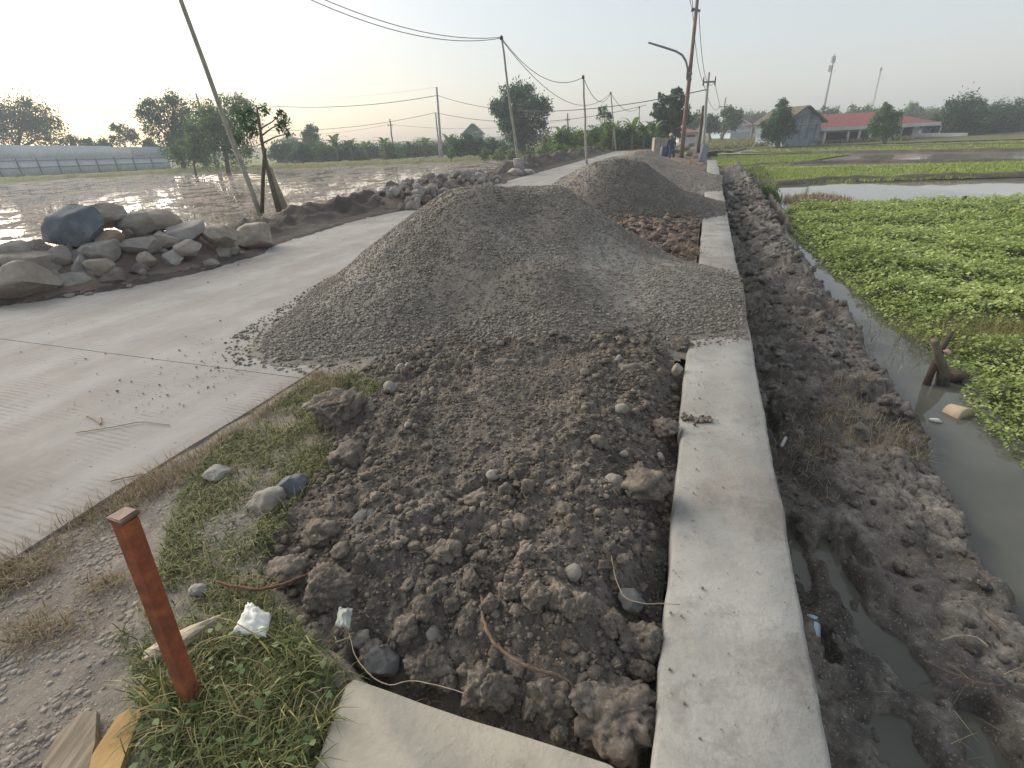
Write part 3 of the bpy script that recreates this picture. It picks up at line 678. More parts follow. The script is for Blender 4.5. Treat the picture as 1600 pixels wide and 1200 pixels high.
def blades(mb, P, length, width, r, lean=0.5, segs=3, var=None, az=None, curl=0.6):
    n = len(P); L = np.broadcast_to(length, (n,)); Wd = np.broadcast_to(width, (n,)); az = r.uniform(0, 2*math.pi, n) if az is None else az
    dx, dy = np.cos(az), np.sin(az); le = np.abs(r.normal(0, lean, n)); sx, sy = -dy, dx
    rows = []
    for i in range(segs+1):
        u = i/segs; a = le + curl*u*u*1.2; h = L*u*np.cos(np.minimum(a, 1.75)); o = L*u*np.sin(np.minimum(a, 1.75))
        c = P + np.stack([dx*o, dy*o, h], -1); wv = (Wd*(1-u**1.5)*0.5 + 0.0002)[:, None]*np.stack([sx, sy, 0*sx], -1)
        rows += [c-wv, c+wv]
    V = np.stack(rows, 1).reshape(-1, 3); k = 2*(segs+1); fb = np.array([(2*i, 2*i+1, 2*i+3, 2*i+2) for i in range(segs)])
    Fc = (np.arange(n)*k)[:, None, None] + fb[None]; v = r.uniform(0, 1, n) if var is None else var
    mb.add(V, Fc.reshape(-1, 4), np.repeat(v, k))
def px_poly_sheet(name, px, z, mat, kind='structure'):
    P = [at(a, c, z) for a, c in px]; b = MB(); b.add(np.array(P), np.array([list(range(len(P)))[::-1]])); return tag(b.build(name, mat, smooth=False), kind=kind)
def ridge(mb, pts, w, h, r, seed, z0, step=0.5):
    P = np.array([p[:2] for p in pts]); L = np.concatenate([[0], np.cumsum(np.hypot(*np.diff(P, axis=0).T))]); u = np.arange(0, L[-1], step)
    x = np.interp(u, L, P[:, 0]); y = np.interp(u, L, P[:, 1]); dx, dy = np.gradient(x), np.gradient(y); m = np.hypot(dx, dy); nx, ny = -dy/m, dx/m
    rows = []
    for k, q in ((-1, -.06), (-.75, .35), (-.4, .85), (0, 1), (.4, .85), (.75, .35), (1, -.06)):
        ww = w*(1+0.25*perlin(u*.6, u*0+k, seed=seed)); hh = h*q*(1+0.6*perlin(u*.9, u*0+k*2, seed=seed+1)) if q > 0 else -0.06+0*u
        rows.append(np.stack([x+nx*k*ww, y+ny*k*ww, z0+hh], -1))
    V = np.stack(rows, 1).reshape(-1, 3); mb.add(V, grid_faces(len(u), 7)); return x, y

# ================================================================== left flooded field
LZ = -0.72
px_poly_sheet('flooded_field_water', [(-900, 470), (-400, 400), (-60, 470), (300, 420), (700, 300), (905, 262), (860, 243), (560, 256), (270, 268), (0, 282), (-400, 298), (-900, 320)], LZ, m_padw)
az = np.radians(np.linspace(-78, 4, 620)); rad = np.geomspace(8.5, 82, 330); A_, Rr = np.meshgrid(az, rad, indexing='ij'); X = Rr*np.sin(A_); Y = Rr*np.cos(A_)
s_, t_ = inv_st(X, Y)
Z = LZ - 0.001 + 0.04*fbm(X*4.2, Y*4.2, oct=3, seed=404)*np.clip(1.3-Rr/45, 0, 1) + 0.055*fbm(X*0.55, Y*0.55, oct=3, seed=401) + 0.06*fbm(X*1.9, Y*1.9, oct=3, seed=402)*np.clip(1.2-Rr/90, .4, 1)
Z -= 0.10*np.exp(-((X+13.5)/4)**2-((Y-13.5)/3.4)**2) + 0.05*np.exp(-((X+6)/3)**2-((Y-16)/3)**2)
tl_ = t_ - edge(s_) - 6.6; keep = (Z > LZ-0.03) & (tl_ < -9.3)
Fc = grid_faces(620, 330); Fc = Fc[keep.reshape(-1)[Fc].any(1) & (tl_.reshape(-1)[Fc] < -9.2).all(1)]; V = np.stack([X, Y, Z], -1).reshape(-1, 3); u, inv = np.unique(Fc, return_inverse=True)
m_padmud = simple('ploughed paddy mud', (100, 91, 83), (146, 134, 123), 2.5, 0.95, 0.7, 0.05, 9)
b = MB(); b.add(V[u], inv.reshape(Fc.shape)); tag(b.build('ploughed_mud', m_padmud), kind='structure')
r = np.random.default_rng(403); n = 9000; a_ = np.radians(r.uniform(-70, 2, n)); d_ = 9*8.0**r.uniform(0, 1, n); x, y = d_*np.sin(a_), d_*np.cos(a_); k = (inv_st(x, y)[1]-edge(inv_st(x, y)[0])) < -3.0
x, y, d_ = x[k], y[k], d_[k]; b = MB(); P = np.repeat(np.stack([x, y, x*0+LZ], -1), 4, 0) + np.column_stack([r.normal(0, .05, (len(x)*4, 2)), np.zeros(len(x)*4)])
blades(b, P, 0.12+0.1*r.uniform(0, 1, len(P)), 0.016, r, 0.6, 2); tag(b.build('rice_stubble', m_straw, smooth=False), 'cut rice stubble standing in the flooded field on the left', 'stubble', kind='stuff')
# far grassy bank with tufts
m_gbank = simple('grassy bank', (90, 92, 52), (124, 126, 74), 1.2, 0.95, 0.5, 0.05, 8)
b = MB(); fb = [at(px, py, LZ) for px, py in ((-700, 316), (-250, 296), (0, 284), (270, 270), (560, 258), (700, 252), (860, 244))]
bx_, by_ = ridge(b, fb, 2.6, 0.42, None, 405, LZ, 0.6); tag(b.build('grassy_bank', m_gbank), kind='structure')
b = MB(); i = r.integers(0, len(bx_), 9000); P = np.column_stack([bx_[i]+r.normal(0, 1.0, 9000), by_[i]+r.normal(0, 1.1, 9000), np.full(9000, LZ+0.16)+r.uniform(0, .14, 9000)])
blades(b, P, 0.18+0.35*r.uniform(0, 1, 9000)**2, 0.06, r, 0.5, 2); tag(b.build('bank_grass', m_duntuft, smooth=False), 'rough grass growing on the bank beyond the flooded field', 'grass', kind='stuff')
px_poly_sheet('scrub_ground', [(-700, 312), (0, 279), (560, 254), (870, 241), (1000, 228), (1000, 213), (560, 236), (0, 263), (-700, 298)], LZ-0.02, m_grassland)

# ================================================================== right fields
FZ = -0.80
r = np.random.default_rng(420)
px_poly_sheet('paddy_water', [(1150, 300), (1200, 330), (1600, 330), (2300, 330), (3200, 300), (3200, 130), (2000, 190), (1600, 206), (1160, 226), (1120, 240)], FZ+0.004, m_padw)
def strip(name, px, z, mat): return px_poly_sheet(name, px, z, mat)
strip('rice_strip', [(1128, 268), (1165, 262), (1600, 252), (2100, 236), (2100, 262), (1600, 276), (1300, 283), (1210, 290), (1150, 288)], FZ+0.06, m_rice)
strip('rice_strip', [(1110, 246), (1180, 243), (1330, 240.5), (1290, 247), (1240, 255), (1165, 258), (1125, 262)], FZ+0.05, m_grassland)
strip('rice_strip', [(1120, 241), (1165, 234.5), (1600, 228), (2100, 215), (2100, 220), (1600, 234), (1300, 238.5)], FZ+0.05, m_rice)
strip('rice_strip', [(1115, 236), (1165, 232), (1600, 219.5), (2100, 203), (2100, 211), (1600, 226), (1180, 233.5)], FZ+0.07, m_rice)
strip('mud_margin', [(1216, 300), (1250, 296), (1330, 303), (1400, 312), (1500, 316), (1800, 312), (1800, 330), (1200, 330)], FZ+0.012, m_padmud)
strip('house_ground', [(1080, 240), (1165, 231), (1600, 217), (2100, 200), (2100, 170), (1090, 205), (1000, 222)], FZ+0.09, m_field)
m_bund = simple('bund mud', (70, 66, 56), (104, 98, 80), 2, 0.9, 0.5, 0.04, 8)
for k, (px, w_, h_) in enumerate((([(1150, 289), (1210, 291), (1300, 284), (1600, 277), (2100, 262)], 0.45, 0.2), ([(1125, 264), (1240, 256), (1330, 254), (1600, 252.5), (2100, 236)], 0.35, 0.15),
                                  ([(1160, 240), (1300, 239.5), (1600, 235), (2100, 221)], 0.45, 0.16), ([(1140, 240), (1165, 234), (1600, 226.8), (2100, 212)], 0.4, 0.2))):
    b = MB(); ridge(b, [at(a, c, FZ) for a, c in px], w_, h_, r, 430+k, FZ, 0.25); tag(b.build('bund', m_bund), kind='structure')
def tufts(name, label, px, z, n, L, Wd, mat, cat='rice', lean=0.3):
    poly = [at(a, c, z)[:2] for a, c in px]; P = pts_in(poly, n, r); P = np.repeat(P, 3, 0) + r.normal(0, 0.05, (3*n, 2)); b = MB()
    blades(b, np.column_stack([P, np.full(len(P), z)]), L*(0.6+0.8*r.uniform(0, 1, len(P))), Wd, r, lean, 2); tag(b.build(name, mat, smooth=False), label, cat, kind='stuff')
tufts('rice_seedlings', 'young rice seedlings in the bright strip beyond the first flooded paddy', [(1140, 266), (1600, 253), (1800, 247), (1800, 270), (1600, 276), (1210, 289)], FZ+0.05, 5200, 0.16, 0.03, m_ricel)
tufts('rice_seedlings', 'young rice seedlings in the thin strips just before the houses', [(1165, 233), (1600, 220), (1700, 217), (1700, 230), (1600, 233), (1200, 239)], FZ+0.05, 4200, 0.16, 0.05, m_ricel)
tufts('field_grass', 'short grass at the near corner of the far paddies beside the mud bank', [(1110, 246), (1180, 243), (1330, 240.5), (1240, 255), (1200, 300), (1185, 300), (1125, 266)], FZ+0.03, 4200, 0.14, 0.03, m_ricel, 'grass')
tufts('roadside_scrub', 'dun scrub and weeds in front of the grey barn', [(1105, 236), (1165, 230), (1300, 224), (1420, 220), (1420, 215), (1300, 217), (1110, 222)], FZ+0.09, 3400, 0.55, 0.12, m_duntuft, 'scrub', 0.4)
tufts('dry_grass', 'dry straw coloured grass at the far edge of the creeper bed', [(1220, 312), (1290, 308), (1330, 316), (1330, 324), (1230, 324)], FZ+0.0, 500, 0.28, 0.02, m_straw, 'grass', 0.3)
tufts('channel_grass', 'grass fringe at the far end of the ditch', [(1150, 268), (1190, 262), (1215, 300), (1200, 330), (1185, 300)], FZ+0.0, 900, 0.25, 0.03, m_weed, 'grass', 0.4)
# creeper bed
VEG = CHR[2:11] + [np.array(p) for p in ([13.5, -1.0], [22, 6.5])] + [at(1900, 305, FZ)[:2], at(1600, 319, FZ)[:2], at(1400, 324, FZ)[:2], at(1225, 332, FZ)[:2]]
def veg_h(X, Y):
    sd = poly_sd(X, Y, VEG); hm = 0.10 + 0.22*sstep(-0.12, 0.5, sd) + 0.10*fbm(X*0.9, Y*0.9, oct=3, seed=441) + 0.10*fbm(X*3, Y*3, oct=3, seed=442)
    dry = np.exp(-((X-at(1570, 545, FZ)[0])/0.75)**2-((Y-at(1570, 545, FZ)[1])/0.42)**2)
    return FZ + np.maximum(0.03, hm*(1-0.6*dry)), dry, sd
xs = np.arange(2.5, 22, 0.12); ys = np.arange(-0.5, 18, 0.12); X, Y = np.meshgrid(xs, ys, indexing='ij'); Z, _, sd = veg_h(X, Y); Z = Z - 0.16
Fc = grid_faces(len(xs), len(ys)); Fc = Fc[(sd > -0.02).reshape(-1)[Fc].all(1)]; V = np.stack([X, Y, Z], -1).reshape(-1, 3); u, inv = np.unique(Fc, return_inverse=True)
b = MB(); b.add(V[u], inv.reshape(Fc.shape)[:, ::1]); tag(b.build('creeper_bed_soil', simple('dark leaf litter', (40, 46, 24), (62, 66, 36), 6, 0.95, 0.4)), kind='structure')
r = np.random.default_rng(443); n = 220000; q = pts_in(VEG, n, r, lambda q: np.clip((4.6/np.hypot(q[:, 0], q[:, 1]))**1.25, 0.06, 1))
Z, dry, sd = veg_h(q[:, 0], q[:, 1]); k = r.uniform(0, 1, n) > dry*0.9; q, Z, sd, dry = q[k], Z[k], sd[k], dry[k]; n = len(q)
dist = np.hypot(q[:, 0], q[:, 1]); s = 0.0185*np.clip(dist/6.5, 0.85, 1.6)*r.uniform(0.5, 1.5, n)*np.where(dist < 4.4, 1.5, 1)
z = Z - np.abs(r.normal(0, 0.06, n))*1.0; az = r.uniform(0, 2*math.pi, n); pit = r.normal(0.25, 0.38, n); rol = r.normal(0, 0.35, n)
d = np.stack([np.cos(az)*np.cos(pit), np.sin(az)*np.cos(pit), -np.sin(pit)], -1); sdv = np.stack([-np.sin(az), np.cos(az), np.sin(rol)], -1); nv = np.cross(d, sdv)
P = np.column_stack([q, z]); S = s[:, None]
V = np.stack([P, P+d*S*.7-sdv*S*.62+nv*S*.12, P+d*S*1.9, P+d*S*.7+sdv*S*.62+nv*S*.12, P+d*S*1.1], 1)
V[:, 4] -= nv*S*0.12
Fc = (np.arange(n)*5)[:, None, None]+np.array([[0, 1, 2, 4], [0, 4, 2, 3]])[None]
Fc[:, 0, :] = (np.arange(n)*5)[:, None]+np.array([0, 4, 2, 1])
pt = 0.5+0.5*fbm(q[:, 0]*0.8, q[:, 1]*0.8, oct=3, seed=445)
b = MB(); b.add(V.reshape(-1, 3), Fc.reshape(-1, 4), np.repeat(np.clip(0.6*pt+r.normal(0.22, 0.22, n) + 0.9*(r.uniform(0, 1, n) < .015) - 0.35*np.clip((Z-z)/0.1, 0, 1), 0, 1), 5))  # odd leaves painted pale as glints; leaves deeper in the bed coloured darker
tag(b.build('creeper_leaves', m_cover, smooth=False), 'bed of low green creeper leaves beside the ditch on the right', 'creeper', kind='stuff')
b = MB(); c0 = at(1570, 545, FZ); P = np.column_stack([c0[0]+r.normal(0, .6, 2600), c0[1]+r.normal(0, .36, 2600), np.full(2600, FZ+.16)]); blades(b, P, 0.1+.14*r.uniform(0, 1, 2600), 0.006, r, 1.1, 3)
tag(b.build('dry_grass_patch', m_duntuft, smooth=False), 'patch of pale dry grass behind the stump in the creeper bed', 'grass', kind='stuff')

# ================================================================== trees
G1 = 'bushy trees in the hedge beyond the flooded field'
tree('broad_tree', 'broad dark tree behind the grey sheet fence at the left edge', 96, [(15, 172, 26), (50, 188, 30), (22, 205, 34), (75, 200, 20), (-20, 190, 36), (60, 215, 26)], 22, m_leafdk, 0.3, 3600, 2.6, sig=0.3)
tree('feathery_tree', 'small feathery tree showing above the grey sheet fence', 98, [(190, 200, 9), (196, 214, 12), (208, 218, 8), (183, 222, 8)], 194, m_leafdk, 0.12, 420, 2.6)
for i, (x, y, w_) in enumerate(((110, 222, 12), (140, 226, 10), (160, 226, 9), (232, 226, 9))):
    tree('low_tree', 'low bush just showing over the top of the grey sheet fence', 100, [(x, y, w_), (x+w_*.9, y+4, w_*.7)], x, m_leafdk, 0.1, 260, 2.4, group='low bushes over the sheet fence')
tree('bushy_tree', 'big bushy dark tree at the right end of the grey sheet fence', 72, [(262, 178, 24), (285, 168, 18), (292, 196, 28), (238, 182, 18), (226, 176, 9), (310, 216, 28), (285, 232, 26), (262, 205, 26), (268, 158, 9), (290, 246, 20), (266, 240, 16)], 288, m_leafdk, 0.25, 4200, 2.4)
tree('leafy_tree', 'wide leafy tree with lighter leaves right behind the leaning bamboo pole', 58, [(345, 180, 24), (372, 176, 22), (330, 205, 26), (362, 208, 28), (392, 196, 20), (385, 225, 22), (345, 232, 26), (366, 160, 16), (400, 175, 16), (335, 185, 18), (352, 210, 28), (312, 190, 22), (322, 170, 15), (330, 242, 22), (378, 242, 22), (310, 232, 22)], 355, m_leaf, 0.2, 4200, 2.5)
tree('yellowish_shrub', 'yellow green shrub standing in front of the bushy dark tree', 55, [(300, 225, 16), (322, 196, 14), (275, 240, 10), (315, 242, 14), (295, 205, 10)], 300, m_leafban, 0.1, 900, 3.2, cat='shrub')
tree('conical_tree', 'slim blue green cone shaped tree rising alone from the hedge', 88, [(487, 206, 9, 10), (487, 220, 14, 12), (487, 236, 15, 12)], 487, m_leafdk, 0.15, 1500, 2.2)
tree('weeping_tree', 'tallest rounded tree with drooping foliage behind the second bamboo pole', 60, [(816, 148, 20), (800, 168, 22), (830, 170, 24), (780, 164, 14), (812, 195, 26), (846, 172, 10), (838, 205, 18), (800, 212, 20), (818, 226, 26), (772, 172, 8), (790, 188, 14)], 818, m_leafdk, 0.3, 5200, 2.5, dn=1.2)
hr = np.random.default_rng(455)
for i, x in enumerate(np.arange(440, 702, 17)):
    yb = 252 - 0.026*(x-440); tp = 222 + hr.uniform(-5, 6); m = (m_leafdk, m_leaf, m_leafdk)[i % 3]
    tree('hedge_tree', 'bushy green tree in the hedge between the trunks and the far utility poles', 80+hr.uniform(-6, 8), [(x, tp+12, 12), (x+8, tp+20, 13), (x-7, tp+22, 12), (x, yb-8, 13)], x, m, 0.1, 900, 2.2, group=G1)
for i, (x, tp) in enumerate(((712, 215), (730, 211), (748, 213), (766, 216), (778, 222))):
    tree('round_bush', 'rounded dark bush in the clump left of the tall drooping tree', 64+i*.7, [(x, tp+12, 12), (x+7, tp+22, 13), (x-6, tp+24, 12)], x, m_leafdk, 0.1, 800, 2.2, group='rounded bushes left of the drooping tree')
for i, (x, tp, w_) in enumerate(((705, 232, 6), (757, 232, 7), (782, 232, 9), (800, 234, 8), (824, 235, 6), (855, 232, 9))):
    tree('small_shrub', 'small light green shrub at the edge of the flooded field', 56, [(x, tp+w_, w_), (x, tp+w_*1.8, w_)], x, m_leaflt, 0.04, 240, 2.0, group='small light shrubs along the field edge', cat='shrub')
for i, (x, tp) in enumerate(((862, 212), (878, 204), (893, 202), (908, 206), (926, 198), (942, 195), (956, 192), (972, 198), (988, 202), (1004, 204), (1018, 203))):
    tree('thicket_tree', 'light green thicket tree right of the tall drooping tree and behind the road', 47+hr.uniform(-3, 4), [(x, tp+12, 12), (x+8, tp+24, 14), (x-7, tp+25, 14), (x, tp+38, 14)], x, (m_leaflt, m_leaf)[i % 3 == 1], 0.1, 900, 2.5, group='thicket trees behind the bamboo poles')
tree('dead_topped_tree', 'thin bare topped sapling poking out of the light green thicket', 50, [(942, 172, 7), (938, 182, 7), (948, 180, 6), (952, 184, 5)], 944, m_leaf, 0.06, 110, 2.4)
for i, (x, tp) in enumerate(((880, 232), (905, 232), (930, 236))):
    tree('field_edge_bush', 'low light bush in front of the thicket beside the road', 41, [(x, tp+6, 11), (x+10, tp+8, 9), (x-9, tp+8, 9)], x, m_leaflt, 0.05, 420, 2.2, group='low bushes in front of the thicket', cat='bush')
tree('mango_tree', 'dark clumpy tree standing behind the brown lamp pole', 46, [(1043, 196, 22), (1030, 168, 10), (1046, 160, 10), (1060, 156, 14), (1064, 178, 16), (1026, 180, 8), (1074, 186, 9), (1050, 182, 18), (1048, 212, 16), (1056, 145, 7), (1035, 152, 6)], 1046, m_leafdk, 0.22, 3600, 2.4, clumps=34, sig=0.16)
tree('small_tree', 'green tree just right of the pole with a crossarm', 76, [(1140, 182, 12), (1150, 184, 10), (1136, 194, 10), (1148, 195, 9)], 1128, m_leaf, 0.15, 1300, 2.2)
tree('small_tree', 'darker low tree half behind the pole with a crossarm', 80, [(1118, 190, 10), (1110, 198, 9), (1124, 200, 9), (1090, 186, 10), (1082, 196, 10)], 1112, m_leafdk, 0.15, 1300, 2.2)
tree('distant_tree', 'hazy distant trees above the pale gabled house', 130, [(1172, 184, 10), (1188, 186, 11), (1160, 190, 8), (1200, 190, 8)], 1180, m_leaf, 0.2, 900, 2.2)
tree('barn_tree', 'dark narrow topped tree leaning against the left side of the grey barn', 51, [(1222, 162, 7), (1216, 176, 10), (1228, 180, 9), (1208, 190, 13), (1228, 194, 13), (1214, 206, 16), (1196, 202, 10), (1220, 214, 12), (1200, 210, 12), (1232, 206, 12)], 1216, m_leafdk, 0.2, 2800, 2.2)
tree('yard_tree', 'green tree in front of the long red roofed house', 50, [(1388, 178, 11), (1400, 184, 9), (1374, 188, 11), (1386, 195, 16), (1368, 200, 9), (1398, 202, 10), (1385, 208, 10)], 1384, m_leaf, 0.15, 2600, 2.2)
tree('large_tree', 'largest dark spreading tree right of the small brown roofed house', 60, [(1500, 170, 20), (1478, 184, 16), (1520, 172, 12), (1505, 192, 26), (1490, 204, 22), (1522, 198, 16), (1465, 190, 9), (1485, 164, 8)], 1500, m_leafdk, 0.3, 4200, 2.4)
for i, (x, tp) in enumerate(((1548, 182), (1566, 172), (1586, 172), (1606, 178), (1630, 172), (1660, 178))):
    tree('roadside_tree', 'dark tree in the row at the right edge of the photo', 61+i, [(x, tp, 14), (x-6, tp+14, 15), (x+8, tp+16, 15), (x, tp+26, 16)], x, m_leafdk, 0.2, 1500, 2.3, group='row of dark trees at the right edge')
for i, (x, y, w_) in enumerate(((1290, 176, 10), (1305, 178, 9), (1340, 174, 11), (1356, 174, 9), (1372, 178, 10), (1425, 172, 10), (1442, 180, 9), (1456, 178, 9), (1470, 182, 10))):
    tree('backdrop_tree', 'hazy tree top showing behind the house roofs', 95+2*i, [(x, y, w_), (x+w_*.8, y+5, w_*.8), (x-w_*.7, y+6, w_*.8), (x, y+14, w_)], x, m_leaf, 0.2, 520, 2.2, group='hazy tree tops behind the houses')
# banana plants and palms in the hedge
def banana(x, yt, yb, Y, label, name='banana_plant', group=None, nl=8, r=np.random.default_rng(470)):
    top = aty(x, yt, Y); k = mpp(top); base = np.array([top[0], Y, LZ]); t = thing(name, base, label, 'banana plant' if name[0] == 'b' else 'palm', group)
    crown = np.array([top[0], Y, top[2]-0.45*(yb-yt)*k]); MB().add(*tube([base, base*.5+crown*.5, crown], [.13, .11, .07], 7)).build('stem', m_bark, t)
    b = MB(); L = 0.62*(yb-yt)*k
    for i in range(nl):
        a = 2*math.pi*i/nl + r.uniform(-.4, .4); el = r.uniform(0.5, 1.35); w_ = L*r.uniform(.10, .16); P = []
        for j in range(7):
            u = j/6; e = el - 1.5*u*u; 
            P.append((0, 0, 0) if j == 0 else tuple(np.array(P[-1]) + L/6*np.array([math.cos(a)*math.cos(e), math.sin(a)*math.cos(e), math.sin(e)])))
        P = np.array(P)+crown; sd = np.array([-math.sin(a), math.cos(a), 0]); ww = w_*np.array([.3, .8, 1, 1, .9, .65, .1])
        V = np.stack([P-sd*ww[:, None], P+[0, 0, -.02], P+sd*ww[:, None]], 1).reshape(-1, 3); b.add(V, grid_faces(7, 3), r.uniform(.2, .9))
    b.build('fronds', m_leafban, t); return t
for x, yt, yb in ((520, 205, 250), (545, 213, 250), (570, 216, 248), (598, 210, 248), (640, 214, 246), (662, 208, 246), (700, 204, 244)):
    banana(x, yt, yb, 76, 'banana plant with ragged upright fronds in the hedge', group='banana plants in the far hedge')
for x, yt in ((876, 190), (960, 180), (990, 178), (1008, 184), (1022, 182)):
    banana(x, yt, 232, 44, 'banana plant rising out of the light green thicket', group='banana plants in the thicket')
tree('roadside_shrub', 'round bright green bush at the far end of the ditch beside the creeper bed', at(1203, 322, -0.8)[1]+0.3, [(1203, 305, 11), (1196, 312, 9), (1211, 312, 9), (1202, 317, 11)], 1203, m_leaflt, 0.03, 1500, 2.4, cat='bush', z0=-0.8)
# papaya beside the leaning pole
pb = at(434, 322, 0.0); r = np.random.default_rng(480); t = thing('papaya_tree', pb-[0, 0, .1], 'young bare stemmed papaya tree with drooping leaf stalks beside the leaning bamboo pole', 'tree')
yy = pb[1]; st_ = [pb-[0, 0, .15]] + [aty(x, y, yy) for x, y in ((424, 285), (415, 252), (409, 220), (405, 190), (401, 166))]
b = MB().add(*tube(st_, [.085, .07, .055, .045, .035, .02], 8)); 
for px in (((409, 212), (425, 200), (444, 192)), ((406, 202), (426, 190), (440, 176)), ((405, 195), (395, 188), (380, 190)), ((403, 180), (392, 172), (378, 176)), ((408, 225), (430, 214), (452, 208)), ((402, 170), (412, 166), (420, 172)), ((404, 186), (388, 200), (372, 212))):
    b.add(*tube([aty(x, y, yy+r.uniform(-.2, .2)) for x, y in px], [.025, .018, .01], 5))
b.build('trunk', m_bark, t); b = MB()
for x, y, rr, n in ((442, 190, 9, 90), (440, 178, 6, 50), (450, 207, 7, 40), (378, 190, 14, 110), (374, 178, 11, 80), (392, 176, 10, 70), (416, 174, 6, 26), (370, 214, 12, 110), (392, 205, 10, 90), (436, 200, 6, 40)):
    c = aty(x, y, yy); k = mpp(c); V, Fc = leaf_quads(c + r.normal(0, .5, (n, 3))*rr*k*np.array([1, 1.4, 1]), 7*k, r, .45, 0.8); b.add(V, Fc, np.repeat(r.uniform(.1, .8, n), 4))
b.build('leaves', m_leafdk, t, smooth=False)
def stick(name, label, px, z0, R, mat, cat='stick', Y=None):
    p = at(px[0][0], px[0][1], z0); y = p[1] if Y is None else Y; P = [p-np.array([0, 0, .1])] + [aty(a, c, y) for a, c in px[1:]]
    return tag(MB().add(*tube(P, R, 8)).build(name, mat, loc=P[0]), label, cat)
stick('wooden_stake', 'dark thin wooden stake between the leaning bamboo pole and the papaya stem', [(408, 327), (411, 280), (414, 232)], 0.0, [.055, .05, .045], m_barkdk, 'stake')
stick('cut_stem', 'thick pale cut stem leaning beside the papaya tree', [(444, 321), (430, 290), (420, 262)], 0.0, [.11, .1, .08], simple('pale stem', (128, 120, 104), (160, 150, 132), 8), 'stem')
# ================================================================== boulders beside the road
def stone_mat(name, a, b_, c, sc=4, blotch=None):
    n = N(name); col = n.ramp(n.noise(sc, 8, 0.7), [(0.3, srgb(*a)), (0.52, srgb(*b_)), (0.75, srgb(*c))])
    if blotch: col = n.mix(n.ramp(n.noise(2.2, 4, 0.6), [(0.45, (0, 0, 0, 1)), (0.6, (0.8, 0.8, 0.8, 1))]), col, srgb(*blotch))
    return n.fin(col, 0.88, n.bump(n.noise(22, 10, 0.75), 0.6, 0.02, n.bump(n.noise(6, 5), 0.4, 0.05)))
ms_grey = stone_mat('grey brown stone', (116, 111, 104), (150, 144, 135), (178, 171, 162), 4, (122, 110, 98))
ms_tan = stone_mat('tan stone', (134, 125, 113), (160, 150, 137), (184, 174, 161), 6, (136, 124, 110))
ms_blue = stone_mat('blue grey stone', (78, 83, 89), (104, 109, 115), (134, 138, 142), 3)
ms_rust = stone_mat('rusty tan stone', (128, 110, 92), (152, 134, 114), (174, 158, 138), 4, (140, 114, 92))
ms_pale = stone_mat('pale grey stone', (126, 122, 117), (152, 147, 140), (174, 169, 161), 5)
ms_dark = stone_mat('dark brown stone', (96, 89, 82), (122, 113, 105), (146, 137, 127), 5)
def mound_h(S, T, X, Y):
    T = T - edge(S) - 6.45
    return -0.05 + 0.50*np.exp(-((T+7.75)/0.55)**2)*sstep(-1.5, 0.5, S)*(1-sstep(5.0, 7.0, S)) + 0.09*np.exp(-((T+7.0)/0.45)**2)*sstep(-1.5, 0.5, S)*(1-sstep(4.4, 5.4, S)) + 0.03*fbm(X*2, Y*2, oct=4, seed=600) + 0.012*fbm(X*12, Y*12, oct=3, seed=601)
height_sheet('bank_mound', np.arange(-2.4, 8.4, 0.05), np.arange(-12.0, -6.0, 0.04), mound_h, m_bankbrown, keepf=lambda S, T, X, Y: (T < edge(S)+0.35) & (T > edge(S)-2.4))
BS = [600]
def on_edge(cx, cy, off):               # first point of the sight line lying off metres beyond the road edge
    rr = ray(cx, cy); k = np.linspace(0.5, 60, 6000)/np.linalg.norm(rr[:2]); s_, t_ = inv_st(rr[0]*k, rr[1]*k)
    i = np.argmax(t_ - edge(s_) <= off); return np.array([0, 0, CAMZ]) + rr*k[i]
def on_plane(cx, cy, tc):
    rr = ray(cx, cy); k = (tc + WT[0]*W0[0] + WT[1]*W0[1])/(WT[0]*rr[0] + WT[1]*rr[1]); return np.array([0, 0, CAMZ]) + rr*k
def boulder(label, cx, cy, w, h, mat, tc=None, cuts=9, lump=0.25, depth=0.9, sub=4, rot=0.0, group=None, name='boulder', rough=0.10, z0=0.0):
    BS[0] += 1
    if tc is None: c = at(cx, cy+h*0.46, z0); c[:2] *= 1+0.12*w*mpp(c)/np.hypot(*c[:2]); c[2] += 0.42*h*mpp(c)      # stands on the ground
    elif tc < -6.3: c = on_edge(cx, cy, tc+6.45)
    else: c = on_plane(cx, cy, tc)
    m = mpp(c); V, Fc = rock(sub, BS[0], cuts+3, rough*0.6 if cuts > 7 else rough, lump, (0.48, 0.80) if cuts > 7 else (0.6, 0.9))
    # image-right and image-down directions on the ground, so the stone is as wide and high as seen
    vd = np.array([c[0], c[1]])/math.hypot(c[0], c[1]); rx = np.array([vd[1], -vd[0], 0]); fw = np.array([vd[0], vd[1], 0]); up = np.array([0, 0, 1.0])
    hw = w*m*0.52; hh = h*m*0.53; ca_, sa_ = math.cos(rot), math.sin(rot)
    a, q = V[:, 0]*ca_ - V[:, 2]*sa_, V[:, 0]*sa_ + V[:, 2]*ca_
    a = a/np.abs(a).max(); q = q/np.abs(q).max()
    P = c + np.outer(a*hw, rx) + np.outer(V[:, 1]*min(hw, hh*1.4)*depth, fw) + np.outer(q*hh, up)
    return tag(MB().add(P, Fc).build(name, mat, loc=(c[0], c[1], P[:, 2].min()), sharp=38), label, 'boulder' if name == 'boulder' else name.split('_')[-1], group)
